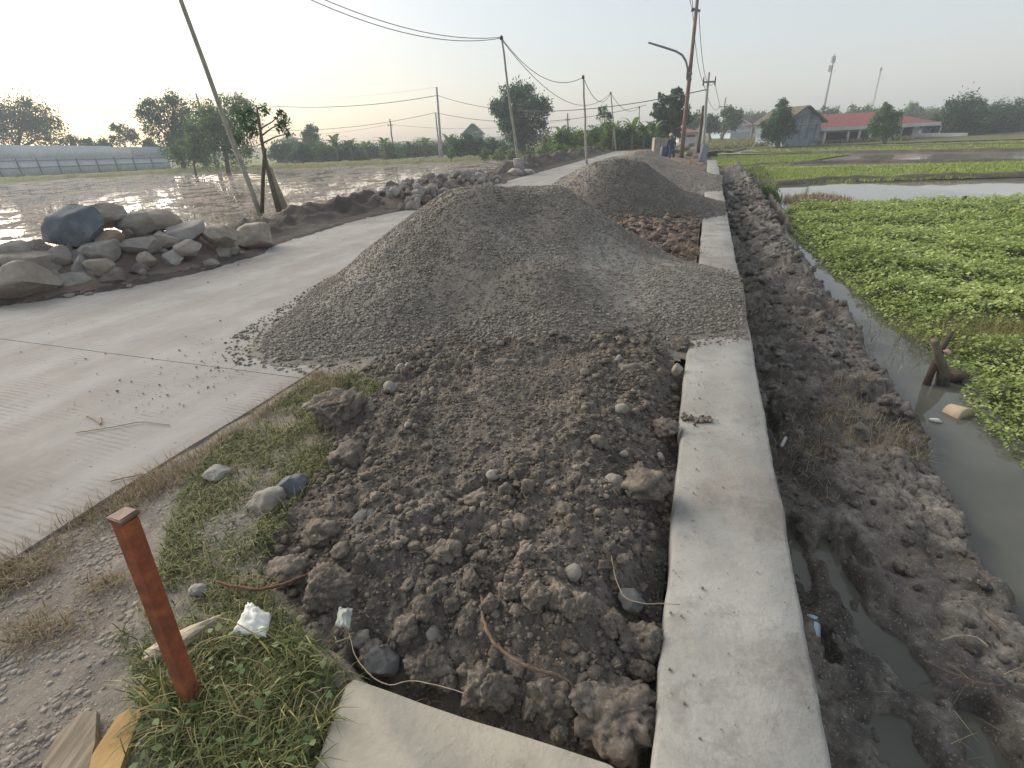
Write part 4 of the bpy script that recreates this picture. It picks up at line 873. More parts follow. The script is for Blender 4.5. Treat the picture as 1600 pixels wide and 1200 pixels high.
G = [("big blue grey angular boulder on top of the pile, the darkest and largest block", 117, 354, 86, 72, ms_blue, -7.75, 12, .15, .9, -.35),
 ("rounded grey brown boulder on top of the pile right behind the blue grey block", 164, 337, 56, 37, ms_grey, -8.0, 7, .2, 1, 0),
 ("wedge shaped grey boulder leaning down to the right near the top of the pile", 214, 350, 56, 42, ms_grey, -7.8, 10, .2, .8, -.5),
 ("rusty tan block with a flat face right of the blue grey boulder", 171, 375, 43, 31, ms_rust, -7.45, 9, .15, .9, -.15),
 ("pale grey hollow sided boulder under the rusty tan block", 155, 391, 64, 37, ms_pale, -7.3, 10, .3, .9, -.3),
 ("largest front boulder at the lower left, tan and slanting, at the road edge", 43, 441, 104, 64, ms_tan, None, 10, .22, .7, .35),
 ("flat brown boulder just behind the largest front boulder", 50, 413, 68, 40, ms_grey, -7.3, 9, .2, .8, .2),
 ("smooth grey boulder at the top left end of the pile beside the water", 23, 391, 44, 29, ms_pale, -7.6, 6, .2, 1, 0),
 ("small pointed grey stone on the ridge left of the blue grey boulder", 56, 387, 27, 25, ms_grey, -7.65, 9, .2, 1, .2),
 ("small brown stone on the ridge touching the blue grey boulder", 72, 392, 28, 22, ms_dark, -7.6, 8, .2, 1, 0),
 ("grey brown stone below the left corner of the blue grey boulder", 92, 399, 32, 28, ms_grey, -7.4, 8, .2, 1, 0),
 ("grey stone cut by the left edge of the photo, upper of two", 6, 405, 38, 23, ms_grey, -7.5, 8, .2, 1, -.4),
 ("dark brown stone cut by the left edge of the photo, lower of two", 2, 430, 38, 34, ms_dark, -7.2, 8, .2, 1, 0),
 ("tan rounded stone low in the middle of the pile", 156, 418, 41, 28, ms_tan, -7.05, 8, .2, 1, 0),
 ("flat pale grey boulder at the road edge right of the largest front boulder", 127, 440, 67, 29, ms_pale, None, 9, .2, .8, 0),
 ("dull brown half buried stone at the road edge below the tan rounded stone", 182, 432, 38, 30, ms_dark, None, 8, .2, 1, .3),
 ("dark brown stone tucked under the pale hollow sided boulder", 129, 406, 32, 30, ms_dark, -7.35, 8, .2, 1, 0),
 ("little round brown stone in the gap right of the rusty tan block", 199, 367, 17, 17, ms_dark, -7.6, 5, .2, 1, 0),
 ("broad grey brown boulder half sunk in the bank below the wedge shaped boulder", 222, 386, 62, 34, ms_grey, -7.3, 9, .2, .9, -.3),
 ("small knobbly brown stone on the dirt slope below the broad half sunk boulder", 229, 407, 25, 26, ms_tan, -7.0, 6, .4, 1, 0),
 ("long tan ribbed boulder on the ridge, middle of the pile", 247, 347, 67, 36, ms_tan, -7.75, 7, .22, .9, -.15),
 ("pale grey boulder third from the right end of the pile", 291, 365, 53, 34, ms_pale, -7.35, 9, .2, 1, -.05),
 ("rounded tan grey boulder second from the right end of the pile", 344, 369, 56, 36, ms_tan, -7.0, 6, .2, 1, -.1),
 ("round tan boulder standing apart at the right end of the pile", 399, 371, 57, 41, ms_tan, None, 6, .16, 1, 0),
 ("small pale stone at the road edge left of the round tan end boulder", 365, 391, 23, 21, ms_pale, None, 7, .2, 1, 0),
 ("triangular grey stone half buried in front of the pale grey boulder", 292, 389, 42, 25, ms_grey, -6.95, 8, .2, 1, -.3),
 ("slanting grey slab below the long tan ribbed boulder", 255, 377, 46, 24, ms_grey, -7.35, 9, .2, 1, -.35)]
for g in G: boulder(*g[:6], tc=g[6], cuts=g[7], lump=g[8], depth=g[9], rot=g[10])
for cx, cy, w, h in ((298, 406, 17, 11), (313, 404, 16, 14), (331, 411, 24, 12), (268, 413, 13, 20), (302, 418, 18, 8), (326, 398, 16, 9), (340, 403, 18, 8), (349, 395, 12, 8), (203, 447, 9, 6), (262, 398, 10, 8), (337, 392, 14, 9), (318, 394, 12, 8), (280, 399, 12, 8), (195, 444, 7, 5), (227, 430, 8, 6), (110, 462, 14, 6), (140, 459, 12, 5), (378, 396, 12, 6), (355, 401, 10, 5), (285, 421, 12, 6)):
    boulder('fist sized grey stone fallen at the foot of the boulder pile by the road edge', cx, cy, w, h, ms_grey, None, 7, .2, 1, 3, 0, 'small stones at the foot of the boulder pile', 'loose_stone')
r = np.random.default_rng(618)
for i in range(46):
    s_ = r.uniform(0.2, 5.6); boulder_off = r.uniform(-1.2, -0.35); x, y = st(s_, float(edge(s_))+boulder_off); z = float(mound_h(np.array([s_]), np.array([edge(s_)+boulder_off]), np.array([x]), np.array([y]))[0]); sz = r.uniform(.05, .13)
    V, Fc = rock(3, 1500+i, 12, .05, .2, (.45, .75)); R = rotm(1, r)[0]; P = np.array([x, y, z+sz*.25])+(V*sz*np.array([1.25, 1, .8]))@R.T
    tag(MB().add(P, Fc).build('loose_stone', (ms_grey, ms_pale, ms_dark)[i % 3], loc=(x, y, z-sz*.5), sharp=35), 'small angular stone wedged between the boulders of the roadside pile', 'stone', 'small stones wedged between the boulders')
r = np.random.default_rng(620); k_ = 0
for i in range(230):
    s = r.uniform(10.2, 17.4); t = -6.45 - 1.9*r.uniform(0, 1)**0.9; x, y = st(s, t+edge(s)+6.6); prof_ = math.exp(-((t+7.45)/0.7)**2)*(1-((s-13.7)/4.2)**4); z = 0.0 + 0.45*max(0, prof_) + r.uniform(-.03, .05)
    sz = .06*2.8**(r.uniform(0, 1)**1.4); V, Fc = rock(2, 700+i, 12, .05, .2); R = rotm(1, r)[0]; P = np.array([x, y, z]) + (V*sz*np.array([1.15, 1, .75]))@R.T
    tag(MB().add(P, Fc).build('rubble_stone', (ms_grey, ms_pale, ms_dark)[i % 3], loc=(x, y, z-sz*.6), smooth=False), 'broken grey stone in the rubble heap at the far side of the road', 'rubble stone', 'broken stones of the roadside rubble heap')
height_sheet('rubble_mound', np.arange(9.6, 18.2, 0.1), np.arange(-8.7, -6.3, 0.08), lambda S, T, X, Y: -0.10+0.45*np.exp(-((T-edge(S)-6.6+7.45)/0.65)**2)*np.maximum(0, 1-((S-13.7)/4.2)**4)+0.04*fbm(X*3, Y*3, oct=3, seed=630), m_bankbrown)
# stones round the foot of the second bamboo pole
PT = inv_st(*at(812, 276, 0)[:2])[1]
boulder('big tan boulder at the foot of the second bamboo pole', 805, 273, 26, 19, ms_tan, PT, 6, .2, 1, 3)
boulder('big pale boulder right of the tan one at the pole foot', 826, 274, 22, 18, ms_pale, PT+.15, 6, .2, 1, 3)
r = np.random.default_rng(640)
for i in range(46):
    u = r.uniform(0, 1); cx = 818+40*u+r.normal(0, 3); cy = 258+8*u+r.uniform(-6, 13)*(1-.3*u)
    boulder('grey stone in the small heap beside the second bamboo pole', cx, cy, r.uniform(5, 10), r.uniform(4, 8), (ms_pale, ms_grey)[i % 2], PT-.2-r.uniform(0, .8), 7, .2, 1, 2, r.uniform(-.4, .4), 'stones heaped beside the second bamboo pole', 'loose_stone')
tag(MB().add(*[box(-.22, .22, -.22, .22, -.2, .5)[0]+at(811, 268, 0.12), box(0, 1, 0, 1, 0, 1)[1]]).build('pole_footing', ms_pale, loc=at(811, 268, 0.0)), 'pale block footing around the second bamboo pole', 'footing')
# big dug clods on the far bank
def bigclod(label, cx, cy, w, h, mat, tc=None, z0=0.0, group=None, sub=4, amp=.4, name='clod', plane=None):
    BS[0] += 1
    if plane is not None: c = plane
    elif tc is not None:
        rr = ray(cx, cy); kk = (tc + WT[0]*W0[0] + WT[1]*W0[1])/(WT[0]*rr[0] + WT[1]*rr[1]); c = np.array([0, 0, CAMZ]) + rr*kk
    else: c = at(cx, cy+(h*.22 if name != 'clod' or w < 70 else 0), z0)
    if plane is None and tc is None and name == 'clod' and w >= 70: c[2] += .05
    m = mpp(c); V, Fc = clod(sub, BS[0], amp) if name == 'clod' else rock(sub, BS[0], 8, .1, .25)
    an = r.uniform(0, 6.28); V = V@np.array([[math.cos(an), -math.sin(an), 0], [math.sin(an), math.cos(an), 0], [0, 0, 1]]).T
    q_ = 1.12 if (name == 'clod' and w > 55 and plane is None) else 1.0; P = c + V*np.array([w*m*.5, w*m*.45, h*m*.42])*q_; return tag(MB().add(P, Fc, r.uniform(.45, .95)).build(name, mat, loc=(c[0], c[1], P[:, 2].min())), label, 'clod' if name == 'clod' else 'stone', group)
bt = -7.9
bigclod('upright dark block of dug earth standing on the bank left of the second bamboo pole', 711, 277, 19, 18, m_bank, bt, amp=.25)
bigclod('dark leaning clod at the right end of the rubble heap', 690, 281, 13, 18, m_bank, bt, amp=.25)
for x, y, w, h in ((735, 282, 26, 10), (752, 277, 24, 15), (772, 277, 24, 14), (788, 277, 18, 13)):
    bigclod('dark lump of dug earth in the row on the far bank', x, y, w, h, m_bank, bt, group='dark lumps of earth on the far bank')
# ================================================================== larger clods and stones in the dug soil
r = np.random.default_rng(650)
ms_slate = stone_mat('slate stone', (78, 78, 78), (100, 100, 99), (124, 123, 120), 8)
for lab, cx, cy, w, h, mt, nm, zz in (
 ("large split clod with a smooth lower face above the slab, crossed by the long root", 822, 1018, 132, 118, m_clod, 'clod', -.10),
 ("brown clod hanging over the middle of the slab edge", 768, 1086, 84, 76, m_clod, 'clod', -.12),
 ("rough cracked clod between the split clod and the corner clod at the slab edge", 868, 1112, 96, 100, m_clod, 'clod', -.14),
 ("largest rough clod in the corner between slab and wall", 958, 1128, 150, 122, m_clod, 'clod', -.14),
 ("pale topped clod against the wall just above the corner clod", 1000, 1022, 80, 78, m_clod, 'clod', -.10),
 ("knobbly brown clod against the wall, second above the corner", 955, 985, 62, 60, m_clod, 'clod', -.08),
 ("dark clod between the shiny stone and the slab edge", 668, 1052, 80, 70, m_clod, 'clod', -.12),
 ("small crumbly clod in the middle of the soil above the slab", 680, 958, 46, 48, m_clod, 'clod', -.02),
 ("big dark round clod at the upper left edge of the soil beside the grass", 538, 657, 82, 74, m_clod, 'clod', .0),
 ("brown clod just below the big dark round clod", 545, 705, 60, 56, m_clod, 'clod', .0),
 ("reddish clod in the middle of the soil below the gravel", 795, 565, 44, 32, m_clod, 'clod', .03),
 ("rounded clod beside the wall halfway up the soil", 1040, 660, 46, 38, m_clod, 'clod', .0),
 ("lumpy clod left of the wall below the gravel edge", 990, 575, 60, 40, m_clod, 'clod', .02),
 ("brown crumbling clod right of centre in the soil", 1010, 770, 70, 50, m_clod, 'clod', .03),
 ("flat brown clod in the centre of the soil", 748, 775, 52, 40, m_clod, 'clod', .05),
 ("dark clod at the left edge of the soil above the white scrap", 505, 820, 62, 50, m_clod, 'clod', .02),
 ("lumpy clod left of the slab corner", 520, 930, 76, 66, m_clod, 'clod', -.02),
 ("cracked clod at the left of the soil under the root", 450, 880, 58, 40, m_clod, 'clod', .0),
 ("dark shiny faceted stone near the slab corner", 598, 1024, 56, 54, ms_slate, 'stone', -.06),
 ("pale pointed stone left of the dark shiny stone", 562, 990, 34, 38, ms_grey, 'stone', -.04),
 ("grey slab shaped stone at the edge of grass and soil", 414, 772, 58, 48, ms_grey, 'stone', .02),
 ("black angular stone touching the grey slab shaped stone", 456, 748, 46, 38, ms_blue, 'stone', .02),
 ("flat slate stone, upper of two lying on the smooth soil", 572, 806, 46, 22, ms_slate, 'stone', .04),
 ("flat slate stone, lower of two lying on the smooth soil", 578, 832, 50, 26, ms_slate, 'stone', .04),
 ("half buried tan stone right of the two slate stones", 628, 806, 48, 40, ms_dark, 'stone', .03),
 ("smooth oval grey stone near the wall at mid height", 958, 750, 42, 32, ms_grey, 'stone', .04),
 ("second smooth grey stone right of the oval one near the wall", 995, 762, 40, 30, ms_grey, 'stone', .04),
 ("pale grey stone in the middle of the soil", 852, 752, 44, 30, ms_pale, 'stone', .05),
 ("light brown stone right below the pale grey one", 828, 775, 32, 22, ms_tan, 'stone', .05),
 ("dark crumbly clod filling the gap between gravel and wall", 1064, 534, 44, 36, m_clod, 'clod', -.02),
 ("small round tan stone beside the big dark clod", 572, 678, 30, 24, ms_tan, 'stone', .03),
 ("pale stone lying in the grass strip beside the road", 487, 632, 28, 20, ms_pale, 'stone', .0),
 ("blue grey stone at the top of the grass strip", 520, 618, 22, 18, ms_blue, 'stone', .0),
 ("grey stone standing at the wall edge below the gravel spill", 1058, 572, 18, 26, ms_tan, 'stone', .0),
 ("grey oval cobble above the split clod", 800, 962, 44, 30, ms_slate, 'stone', -.02),
 ("small egg shaped grey pebble right of the split clod", 888, 995, 24, 20, ms_slate, 'stone', -.05),
 ("grey block stone beside the wall under the thin pale root", 985, 930, 44, 34, ms_slate, 'stone', -.03),
 ("pale stone lying in the weeds behind the rusty post", 310, 915, 28, 22, ms_pale, 'stone', .0),
 ("flat pale stone in the grass between road and soil", 340, 735, 44, 24, ms_pale, 'stone', .0)):
    bigclod(lab, cx, cy, w, h, mt, z0=zz, name=nm, sub=5 if (nm == 'clod' and w > 70) else 4)
for i in range(170):
    while True:
        q = pts_in(SOILP, 1, r)[0]
        sq_, tq_ = inv_st(q[0], q[1])
        if poly_sd(q[:1], q[1:2], SOILP)[0] > 0.06 and math.hypot((sq_-1.75)/0.9, (tq_+1.0)/0.5) > 0.9: break
    z = float(soil_h(q[:1], q[1:2], False)[0]); sz = .016*2.6**r.uniform(0, 1); isr = i % 6 == 0
    V, Fc = (rock(2, 800+i, 7, .06, .25) if isr else clod(3, 800+i)); R = rotm(1, r)[0]; P = np.array([q[0], q[1], z+sz*.3])+(V*sz*np.array([1.2, 1, .8]))@R.T
    tag(MB().add(P, Fc, r.uniform(.2, .9)).build('stone' if isr else 'clod', (ms_grey, ms_pale, ms_slate)[i % 3] if isr else m_clod, loc=(q[0], q[1], z)), 'small grey stone scattered in the dug soil between slab and gravel heap' if isr else 'middling brown clod scattered in the dug soil between slab and gravel heap', 'stone' if isr else 'clod', 'small stones in the dug soil' if isr else 'middling clods in the dug soil')
# ================================================================== rusty post
m_rust = simple('rusty steel', (124, 70, 46), (168, 98, 64), 34, 0.9, 0.8, 0.004, 90, blotch=((116, 68, 50), 9))
pb = at(303, 1102, -0.02); d1 = ray(318, 1085)
pt_ = aty(193, 806, pb[1]+0.05); axd = (pt_-pb)/np.linalg.norm(pt_-pb)
wd = 0.041; sx = np.cross(axd, [0.35, 1, 0]); sx /= np.linalg.norm(sx); sy = np.cross(sx, axd)
t = thing('rusty_post', pb-[0, 0, .05], 'rusty brown square steel post leaning out of the weeds at the lower left', 'post')
def sq(c, a): return [c + sx*i*a + sy*j*a for i, j in ((-1, -1), (1, -1), (1, 1), (-1, 1))]
b = MB(); L_ = np.linalg.norm(pt_-pb); nseg = 24; V = []
for i in range(nseg+1):
    c = pb - axd*0.06 + axd*(L_+0.05)*i/nseg; V += sq(c, wd/2)
f = np.array([(i*4+j, i*4+(j+1) % 4, i*4+4+(j+1) % 4, i*4+4+j) for i in range(nseg) for j in range(4)])
b.add(np.array(V), f, 0.25).build('shaft', m_rust, t, smooth=False)
b = MB(); V = sq(pt_-axd*.010, wd/2*1.02)+sq(pt_-axd*.004, wd/2*1.22)+sq(pt_+axd*.004, wd/2*1.24)+sq(pt_+axd*.008, wd/2*1.05)
V = np.array(V) + r.normal(0, .0016, (16, 3)); f = [(i*4+j, i*4+(j+1) % 4, i*4+4+(j+1) % 4, i*4+4+j) for i in range(3) for j in range(4)]
b.add(V, [np.array(f), np.array([[12, 13, 14, 15]])], 0.1).build('hammered_top', simple('worn steel', (96, 66, 56), (128, 98, 86), 14, 0.6, 0.4, 0.003, 60), t, smooth=False)
# ================================================================== litter and wood
m_wood = simple('weathered plank', (126, 112, 94), (158, 144, 122), 5, 0.9, 0.5, 0.01, 30); m_woody = simple('yellowish plank', (160, 128, 80), (186, 154, 104), 5, 0.85, 0.4, 0.01, 30)
def plank(name, label, px, z, th, mat, cat='plank'):
    P = [at(a, c, z)[:2] for a, c in px]
    if sum((P[i-1][0]*P[i][1]-P[i][0]*P[i-1][1]) for i in range(len(P))) < 0: P = P[::-1]
    V, Fs = prism(P, z-th, z); c = np.mean(P, 0); V = V + np.random.default_rng(5).normal(0, .0025, V.shape)
    return tag(MB().add(V, Fs).build(name, mat, loc=(c[0], c[1], z-th), smooth=False), label, cat)
n = N('grainy plank'); mp = n.n.new('ShaderNodeMapping'); mp.inputs['Scale'].default_value = (60, 5, 10); mp.inputs['Rotation'].default_value = (0, 0, 0.35); n.L(n.tc.outputs['Object'], mp.inputs[0])
m_grain = n.fin(n.ramp(n.noise(1, 6, .6, vec=mp.outputs[0]), [(0.3, srgb(108, 96, 82)), (0.7, srgb(158, 146, 128))]), 0.9, n.bump(n.noise(1, 6, .6, vec=mp.outputs[0]), 0.7, 0.006))
plank('plank', 'grey weathered plank end at the bottom left corner', [(60, 1230), (72, 1180), (95, 1142), (128, 1112), (152, 1108), (146, 1160), (130, 1230)], 0.022, .03, m_grain)
plank('plank', 'yellowish broken plank beside the grey plank at the bottom left', [(120, 1230), (150, 1172), (186, 1115), (205, 1106), (222, 1112), (200, 1160), (176, 1230)], 0.018, .03, m_woody)
def ribbon(name, label, px, z0, Rr, mat, cat, n=8, zs=None):
    zs = zs if zs is not None else [z0]*len(px); P = np.array([at(a, c, zz) for (a, c), zz in zip(px, zs)])
    u = np.linspace(0, 1, len(P)); uu = np.linspace(0, 1, len(P)*5)
    Q = np.stack([np.interp(uu, u, P[:, i]) for i in range(3)], -1); ker = np.array([1, 2, 3, 2, 1])/9
    Q2 = Q.copy(); Q2[2:-2] = np.stack([np.convolve(Q[:, i], ker, 'valid') for i in range(3)], -1); rq = np.random.default_rng(len(px)*7+int(px[0][0]))
    Q2 += rq.normal(0, np.max(Rr)*.25, Q2.shape)
    return tag(MB().add(*tube(Q2, np.interp(uu, u, np.broadcast_to(Rr, (len(P),))), n)).build(name, mat, loc=Q2[0]), label, cat)
m_root = simple('brown root', (92, 76, 62), (128, 108, 90), 20, 0.9, 0.4, 0.004); m_rootp = simple('pale root', (140, 126, 106), (176, 162, 140), 20, 0.9); m_rootr = simple('reddish root', (92, 62, 52), (122, 88, 74), 20, 0.9)
ribbon('root', 'long brown root arching over the split clod above the slab', [(749, 900), (752, 940), (757, 978), (772, 1006), (800, 1030), (832, 1046), (868, 1052), (892, 1066), (905, 1085)], 0, [.004, .006, .0065, .0065, .006, .0055, .0045, .0035, .002], m_root, 'root', zs=[.0, .05, .055, .05, .05, .05, .04, .01, -.03])
ribbon('root', 'reddish root lying across the left side of the soil behind the weeds', [(338, 908), (365, 916), (400, 922), (440, 914), (470, 902), (485, 894)], .035, [.004, .006, .006, .006, .005, .004], m_rootr, 'root')
ribbon('root', 'thin pale root reaching from the soil onto the wall top', [(955, 868), (962, 905), (975, 935), (1008, 944), (1040, 943), (1062, 945)], .03, .0016, m_rootp, 'root', 5)
ribbon('root', 'thin curved root beside the grey cobble above the split clod', [(828, 950), (850, 950), (864, 962), (856, 976), (836, 986)], .03, .002, m_root, 'root', 5)
ribbon('root', 'thin root trailing over the slab corner', [(545, 988), (556, 1030), (585, 1062), (612, 1072), (640, 1062), (690, 1072), (730, 1085)], .03, .0015, m_rootp, 'root', 5)
ribbon('twig', 'long thin straw stalk lying on the road', [(118, 676), (170, 668), (225, 658), (265, 664)], .008, .003, m_rootp, 'stalk', 5)
ribbon('twig', 'short pale stalk lying on the road nearer the grass', [(173, 752), (200, 745), (224, 740)], .008, .004, m_rootp, 'stalk', 5)
ribbon('twig', 'crooked pale stalk on the road above the long straw', [(133, 648), (150, 656), (158, 664), (156, 650)], .008, .004, m_rootp, 'stalk', 5)
ribbon('twig', 'dark stick lying along the edge of the dirt by the boulders', [(330, 420), (345, 414)], .015, .012, m_barkdk, 'stick', 6)
m_plastic = simple('dirty white plastic', (176, 178, 176), (208, 210, 206), 10, 0.45, 0.3, 0.006); m_bone = simple('bleached wood', (158, 146, 126), (190, 178, 156), 9, 0.85, 0.4, 0.008)
def crumple(name, label, px, z, mat, cat, amp=.012, seed=1, n=14, dome=.02):
    P = np.array([at(a, c, z) for a, c in px]); u = np.linspace(0, 1, n); U, Vv = np.meshgrid(u, u, indexing='ij')
    Q = (1-U)[..., None]*((1-Vv)[..., None]*P[0]+Vv[..., None]*P[3]) + U[..., None]*((1-Vv)[..., None]*P[1]+Vv[..., None]*P[2])
    Q[..., 2] += dome*np.sin(U*math.pi)*np.sin(Vv*math.pi) + amp*np.abs(fbm(U*3, Vv*3, oct=3, seed=seed)); Q[..., :2] += .004*np.stack([perlin(U*4, Vv*4, seed=seed+2), perlin(U*4, Vv*4, seed=seed+3)], -1)
    lo = Q.copy(); lo[..., 2] -= .003; m = n*n; g = grid_faces(n, n)
    V = np.concatenate([Q.reshape(-1, 3), lo.reshape(-1, 3)]); rim = [i*n for i in range(n)]+[(n-1)*n+j for j in range(1, n)]+[i*n+n-1 for i in range(n-2, -1, -1)]+[j for j in range(n-2, 0, -1)]; kk = len(rim)
    return tag(MB().add(V, [g[:, ::-1], g+m, np.array([(rim[i], rim[(i+1) % kk], rim[(i+1) % kk]+m, rim[i]+m) for i in range(kk)])]).build(name, mat, loc=P.mean(0)), label, cat)
crumple('plastic_scrap', 'crumpled dirty white plastic scrap between the weeds and the soil', [(364, 988), (388, 942), (424, 962), (416, 996)], .05, m_plastic, 'litter', .02, 3)
crumple('plastic_scrap', 'pale plastic scrap stuck upright beside the slab corner', [(524, 978), (530, 950), (552, 952), (546, 985)], .05, simple('greenish plastic', (138, 146, 134), (168, 174, 160), 10, 0.5), 'litter', .02, 5)
BS[0] += 1
V, Fc = clod(4, 911, .12); c = at(285, 1003, .03); p2 = at(350, 964, .03); p1 = at(222, 1030, .03); ax = (p2-p1)/2; sd = np.array([-ax[1], ax[0], 0]); sd /= np.linalg.norm(sd)
tp_ = (1-0.55*V[:, 0]); P = (p1+p2)/2 + np.outer(V[:, 0], ax) + np.outer(V[:, 1]*.032*tp_, sd) + np.outer(V[:, 2]*.024*tp_+.012*V[:, 0], [0, 0, 1])
tag(MB().add(P, Fc).build('driftwood', m_bone, loc=((p1+p2)/2-[0, 0, .03])), 'pale bleached piece of wood tapering to a point behind the rusty post', 'wood')
# ================================================================== things in and beside the ditch
def rocktag(name, label, cx, cy, w, h, mat, cat, z, cuts=6, lump=.2, dp=1.0):
    BS[0] += 1; c = at(cx, cy, z); m = mpp(c); V, Fc = rock(3, BS[0], cuts, .04, lump); P = c + V*np.array([w*m*.5, w*m*.5*dp, h*m*.5]); return tag(MB().add(P, Fc).build(name, mat, loc=(c[0], c[1], P[:, 2].min()), sharp=40), label, cat)
rocktag('stone', 'round grey stone at the water edge, darker of a touching pair', 1471, 716, 18, 14, ms_slate, 'stone', -.77)
rocktag('stone', 'small white stone touching the round grey one at the water edge', 1459, 726, 15, 13, ms_pale, 'stone', -.77)
c = at(1496, 650, -.76); m = mpp(c); ax = np.array([.22, -.95, .16]); ax /= np.linalg.norm(ax); t_r = 16*m
tag(MB().add(*tube([c-ax*.075, c-ax*.07, c+ax*.06, c+ax*.068, c+ax*.066], [t_r*.7, t_r, t_r*1.05, t_r, t_r*.7], 18)).build('cylinder_float', simple('pale foam block', (170, 152, 128), (196, 180, 156), 6, 0.8, 0.3), loc=c-[0, 0, .05]), 'pale tan short cylinder lying in the ditch water below the stump', 'block')
crumple('food_wrapper', 'pale flat wrapper with reddish patch floating at the ditch edge', [(1492, 892), (1508, 888), (1536, 920), (1520, 922)], WZ+.015, simple('printed wrapper', (176, 170, 150), (200, 194, 176), 5, 0.5, 0.2, blotch=((150, 104, 84), 9)), 'litter', .012, 8)
c = at(1268, 985, -.72); m = mpp(c); b = MB(); R1 = 15*m
t = tag(b.add(*tube([c+[-.05, -.07, 0], c+[-.045, -.06, 0], c+[.03, .05, .01], c+[.035, .06, .012]], [R1*.85, R1, R1*.8, R1*.55], 16)).build('plastic_cup', simple('pale blue plastic', (150, 168, 174), (180, 196, 200), 5, 0.35, 0.1), loc=c-[0, 0, .05]), 'pale blue plastic cup lying against the muddy side of the wall', 'cup')
tag(MB().add(*tube([at(1221, 697, -.6), at(1228, 684, -.6)], [.012, .012], 8)).build('white_tube', m_plastic, loc=at(1221, 697, -.61)), 'short white tube stub lying on the mud near the wall', 'litter')
tag(MB().add(*tube([at(1452, 655, WZ+.01), at(1464, 657, WZ+.015), at(1472, 660, WZ+.01)], [.01, .022, .008], 8)).build('floating_scrap', m_plastic, loc=at(1452, 655, WZ)), 'small white scrap floating in the ditch below the stump', 'litter')
plank('board', 'pale flat board scrap lying across the dark mud far along the wall', [(1136, 300), (1143, 306), (1160, 298), (1150, 292)], -.42, .04, ms_pale, 'board')
plank('board', 'grey stick board lying on the mud just right of the second gravel heap', [(1126, 340), (1128, 344), (1143, 332), (1140, 329)], -.45, .04, ms_pale, 'board')
rocktag('stone', 'flat pale stone on the dark mud bank left of the ditch', 1260, 436, 18, 9, ms_pale, 'stone', -.6)
rocktag('stone', 'small flat grey stone on the mud bank nearer the wall', 1202, 482, 16, 10, ms_grey, 'stone', -.55)
# stump
c = at(1470, 600, WZ); yy = c[1]; b = MB()
t = thing('tree_stump', c-[0, 0, .1], 'old grey brown forked tree stump standing in the ditch edge', 'stump')
MB().add(*tube([at(1447, 600, WZ)-[0, 0, .1], aty(1458, 575, yy), aty(1470, 548, yy), aty(1488, 518, yy)], [.032, .03, .028, .02], 9)).build('leaning_branch', m_barkdk, t)
MB().add(*tube([at(1476, 600, WZ)-[0, 0, .1], aty(1474, 580, yy-.02), aty(1466, 555, yy-.03), aty(1460, 532, yy-.04)], [.06, .05, .034, .032], 9)).build('front_branch', m_bark, t)
V, Fc = clod(3, 77, .3); MB().add(np.array(aty(1492, 588, yy+.05))+V*np.array([.10, .09, .06]), Fc).build('root_base', m_barkdk, t)
tag(MB().add(*tube([aty(1478, 552, yy-.05)+r.normal(0, .002, 3), aty(1484, 548, yy-.05)], [.03, .022], 8)).build('snail_egg_cluster', simple('pinkish pulp', (176, 140, 128), (204, 176, 164), 9, 0.7), loc=aty(1480, 552, yy-.05)), 'small pale pink lump stuck on the side of the stump', 'lump')
for x0, y0, x1, y1, lab in ((1502, 320, 1508, 306, 'short grey wooden post at the far edge of the creepers, right of two'), (1452, 322, 1458, 309, 'thin bent stub of a post at the far edge of the creepers, left of two')):
    p = at(x0, y0+2, FZ+.1); tag(MB().add(*tube([p-[0, 0, .3], aty(x1-3, (y0+y1)/2, p[1]), aty(x1, y1, p[1])], [.06, .055, .05], 7)).build('wooden_post', m_bark, loc=p-[0, 0, .3]), lab, 'post')
stick('driftwood_branch', 'dark branch lying in the creepers at the right edge', [(1560, 480), (1585, 484), (1625, 488)], -.55, [.02, .03, .025], m_barkdk, 'branch')
for lab, px in (('thin pale curved twig lying on the black mud at the lower right', [(1470, 1000), (1500, 992), (1525, 995), (1545, 1010)]), ('long thin brown twig across the black mud at the lower right', [(1440, 1030), (1480, 1050), (1530, 1068), (1570, 1072)]), ('reddish thin twig at the lower right ditch edge', [(1512, 935), (1540, 960), (1566, 985)])):
    ribbon('twig', lab, px, -.58, .004, m_rootp if 'pale' in lab else m_root, 'twig', 5)
# ================================================================== near grass and straw
GR = [p[:2] for p in atl([(490, 592), (560, 585), (600, 612), (530, 655), (515, 735), (462, 785), (430, 840), (415, 890), (450, 960), (495, 1005), (550, 1048), (520, 1120), (480, 1215), (215, 1215), (235, 1100), (180, 1000), (250, 880), (270, 790), (330, 700), (400, 650)], 0)]
r = np.random.default_rng(660)
def vz(q): s_, t_ = inv_st(q[:, 0], q[:, 1]); return np.maximum(verge_h(s_, t_, q[:, 0], q[:, 1]), np.where(poly_sd(q[:, 0], q[:, 1], SOILP) > -.05, soil_h(q[:, 0], q[:, 1], False), -1))
b = MB(); n = 16000; q = pts_in(GR, n, r, lambda q: np.clip(0.8+1.3*fbm(q[:, 0]*3.5, q[:, 1]*3.5, oct=2, seed=661), 0.12, 1)); P = np.column_stack([q, vz(q)])
blades(b, P, 0.025+0.07*r.uniform(0, 1, n)**1.7, 0.004, r, 0.85, 3)
tag(b.build('verge_grass', m_weed, smooth=False), 'patchy green and dry grass along the verge between road and dug soil', 'grass', kind='stuff')
b = MB(); LW = [p[:2] for p in atl([(240, 1040), (330, 1000), (430, 985), (520, 1035), (530, 1085), (480, 1215), (200, 1215), (205, 1130)], 0)]
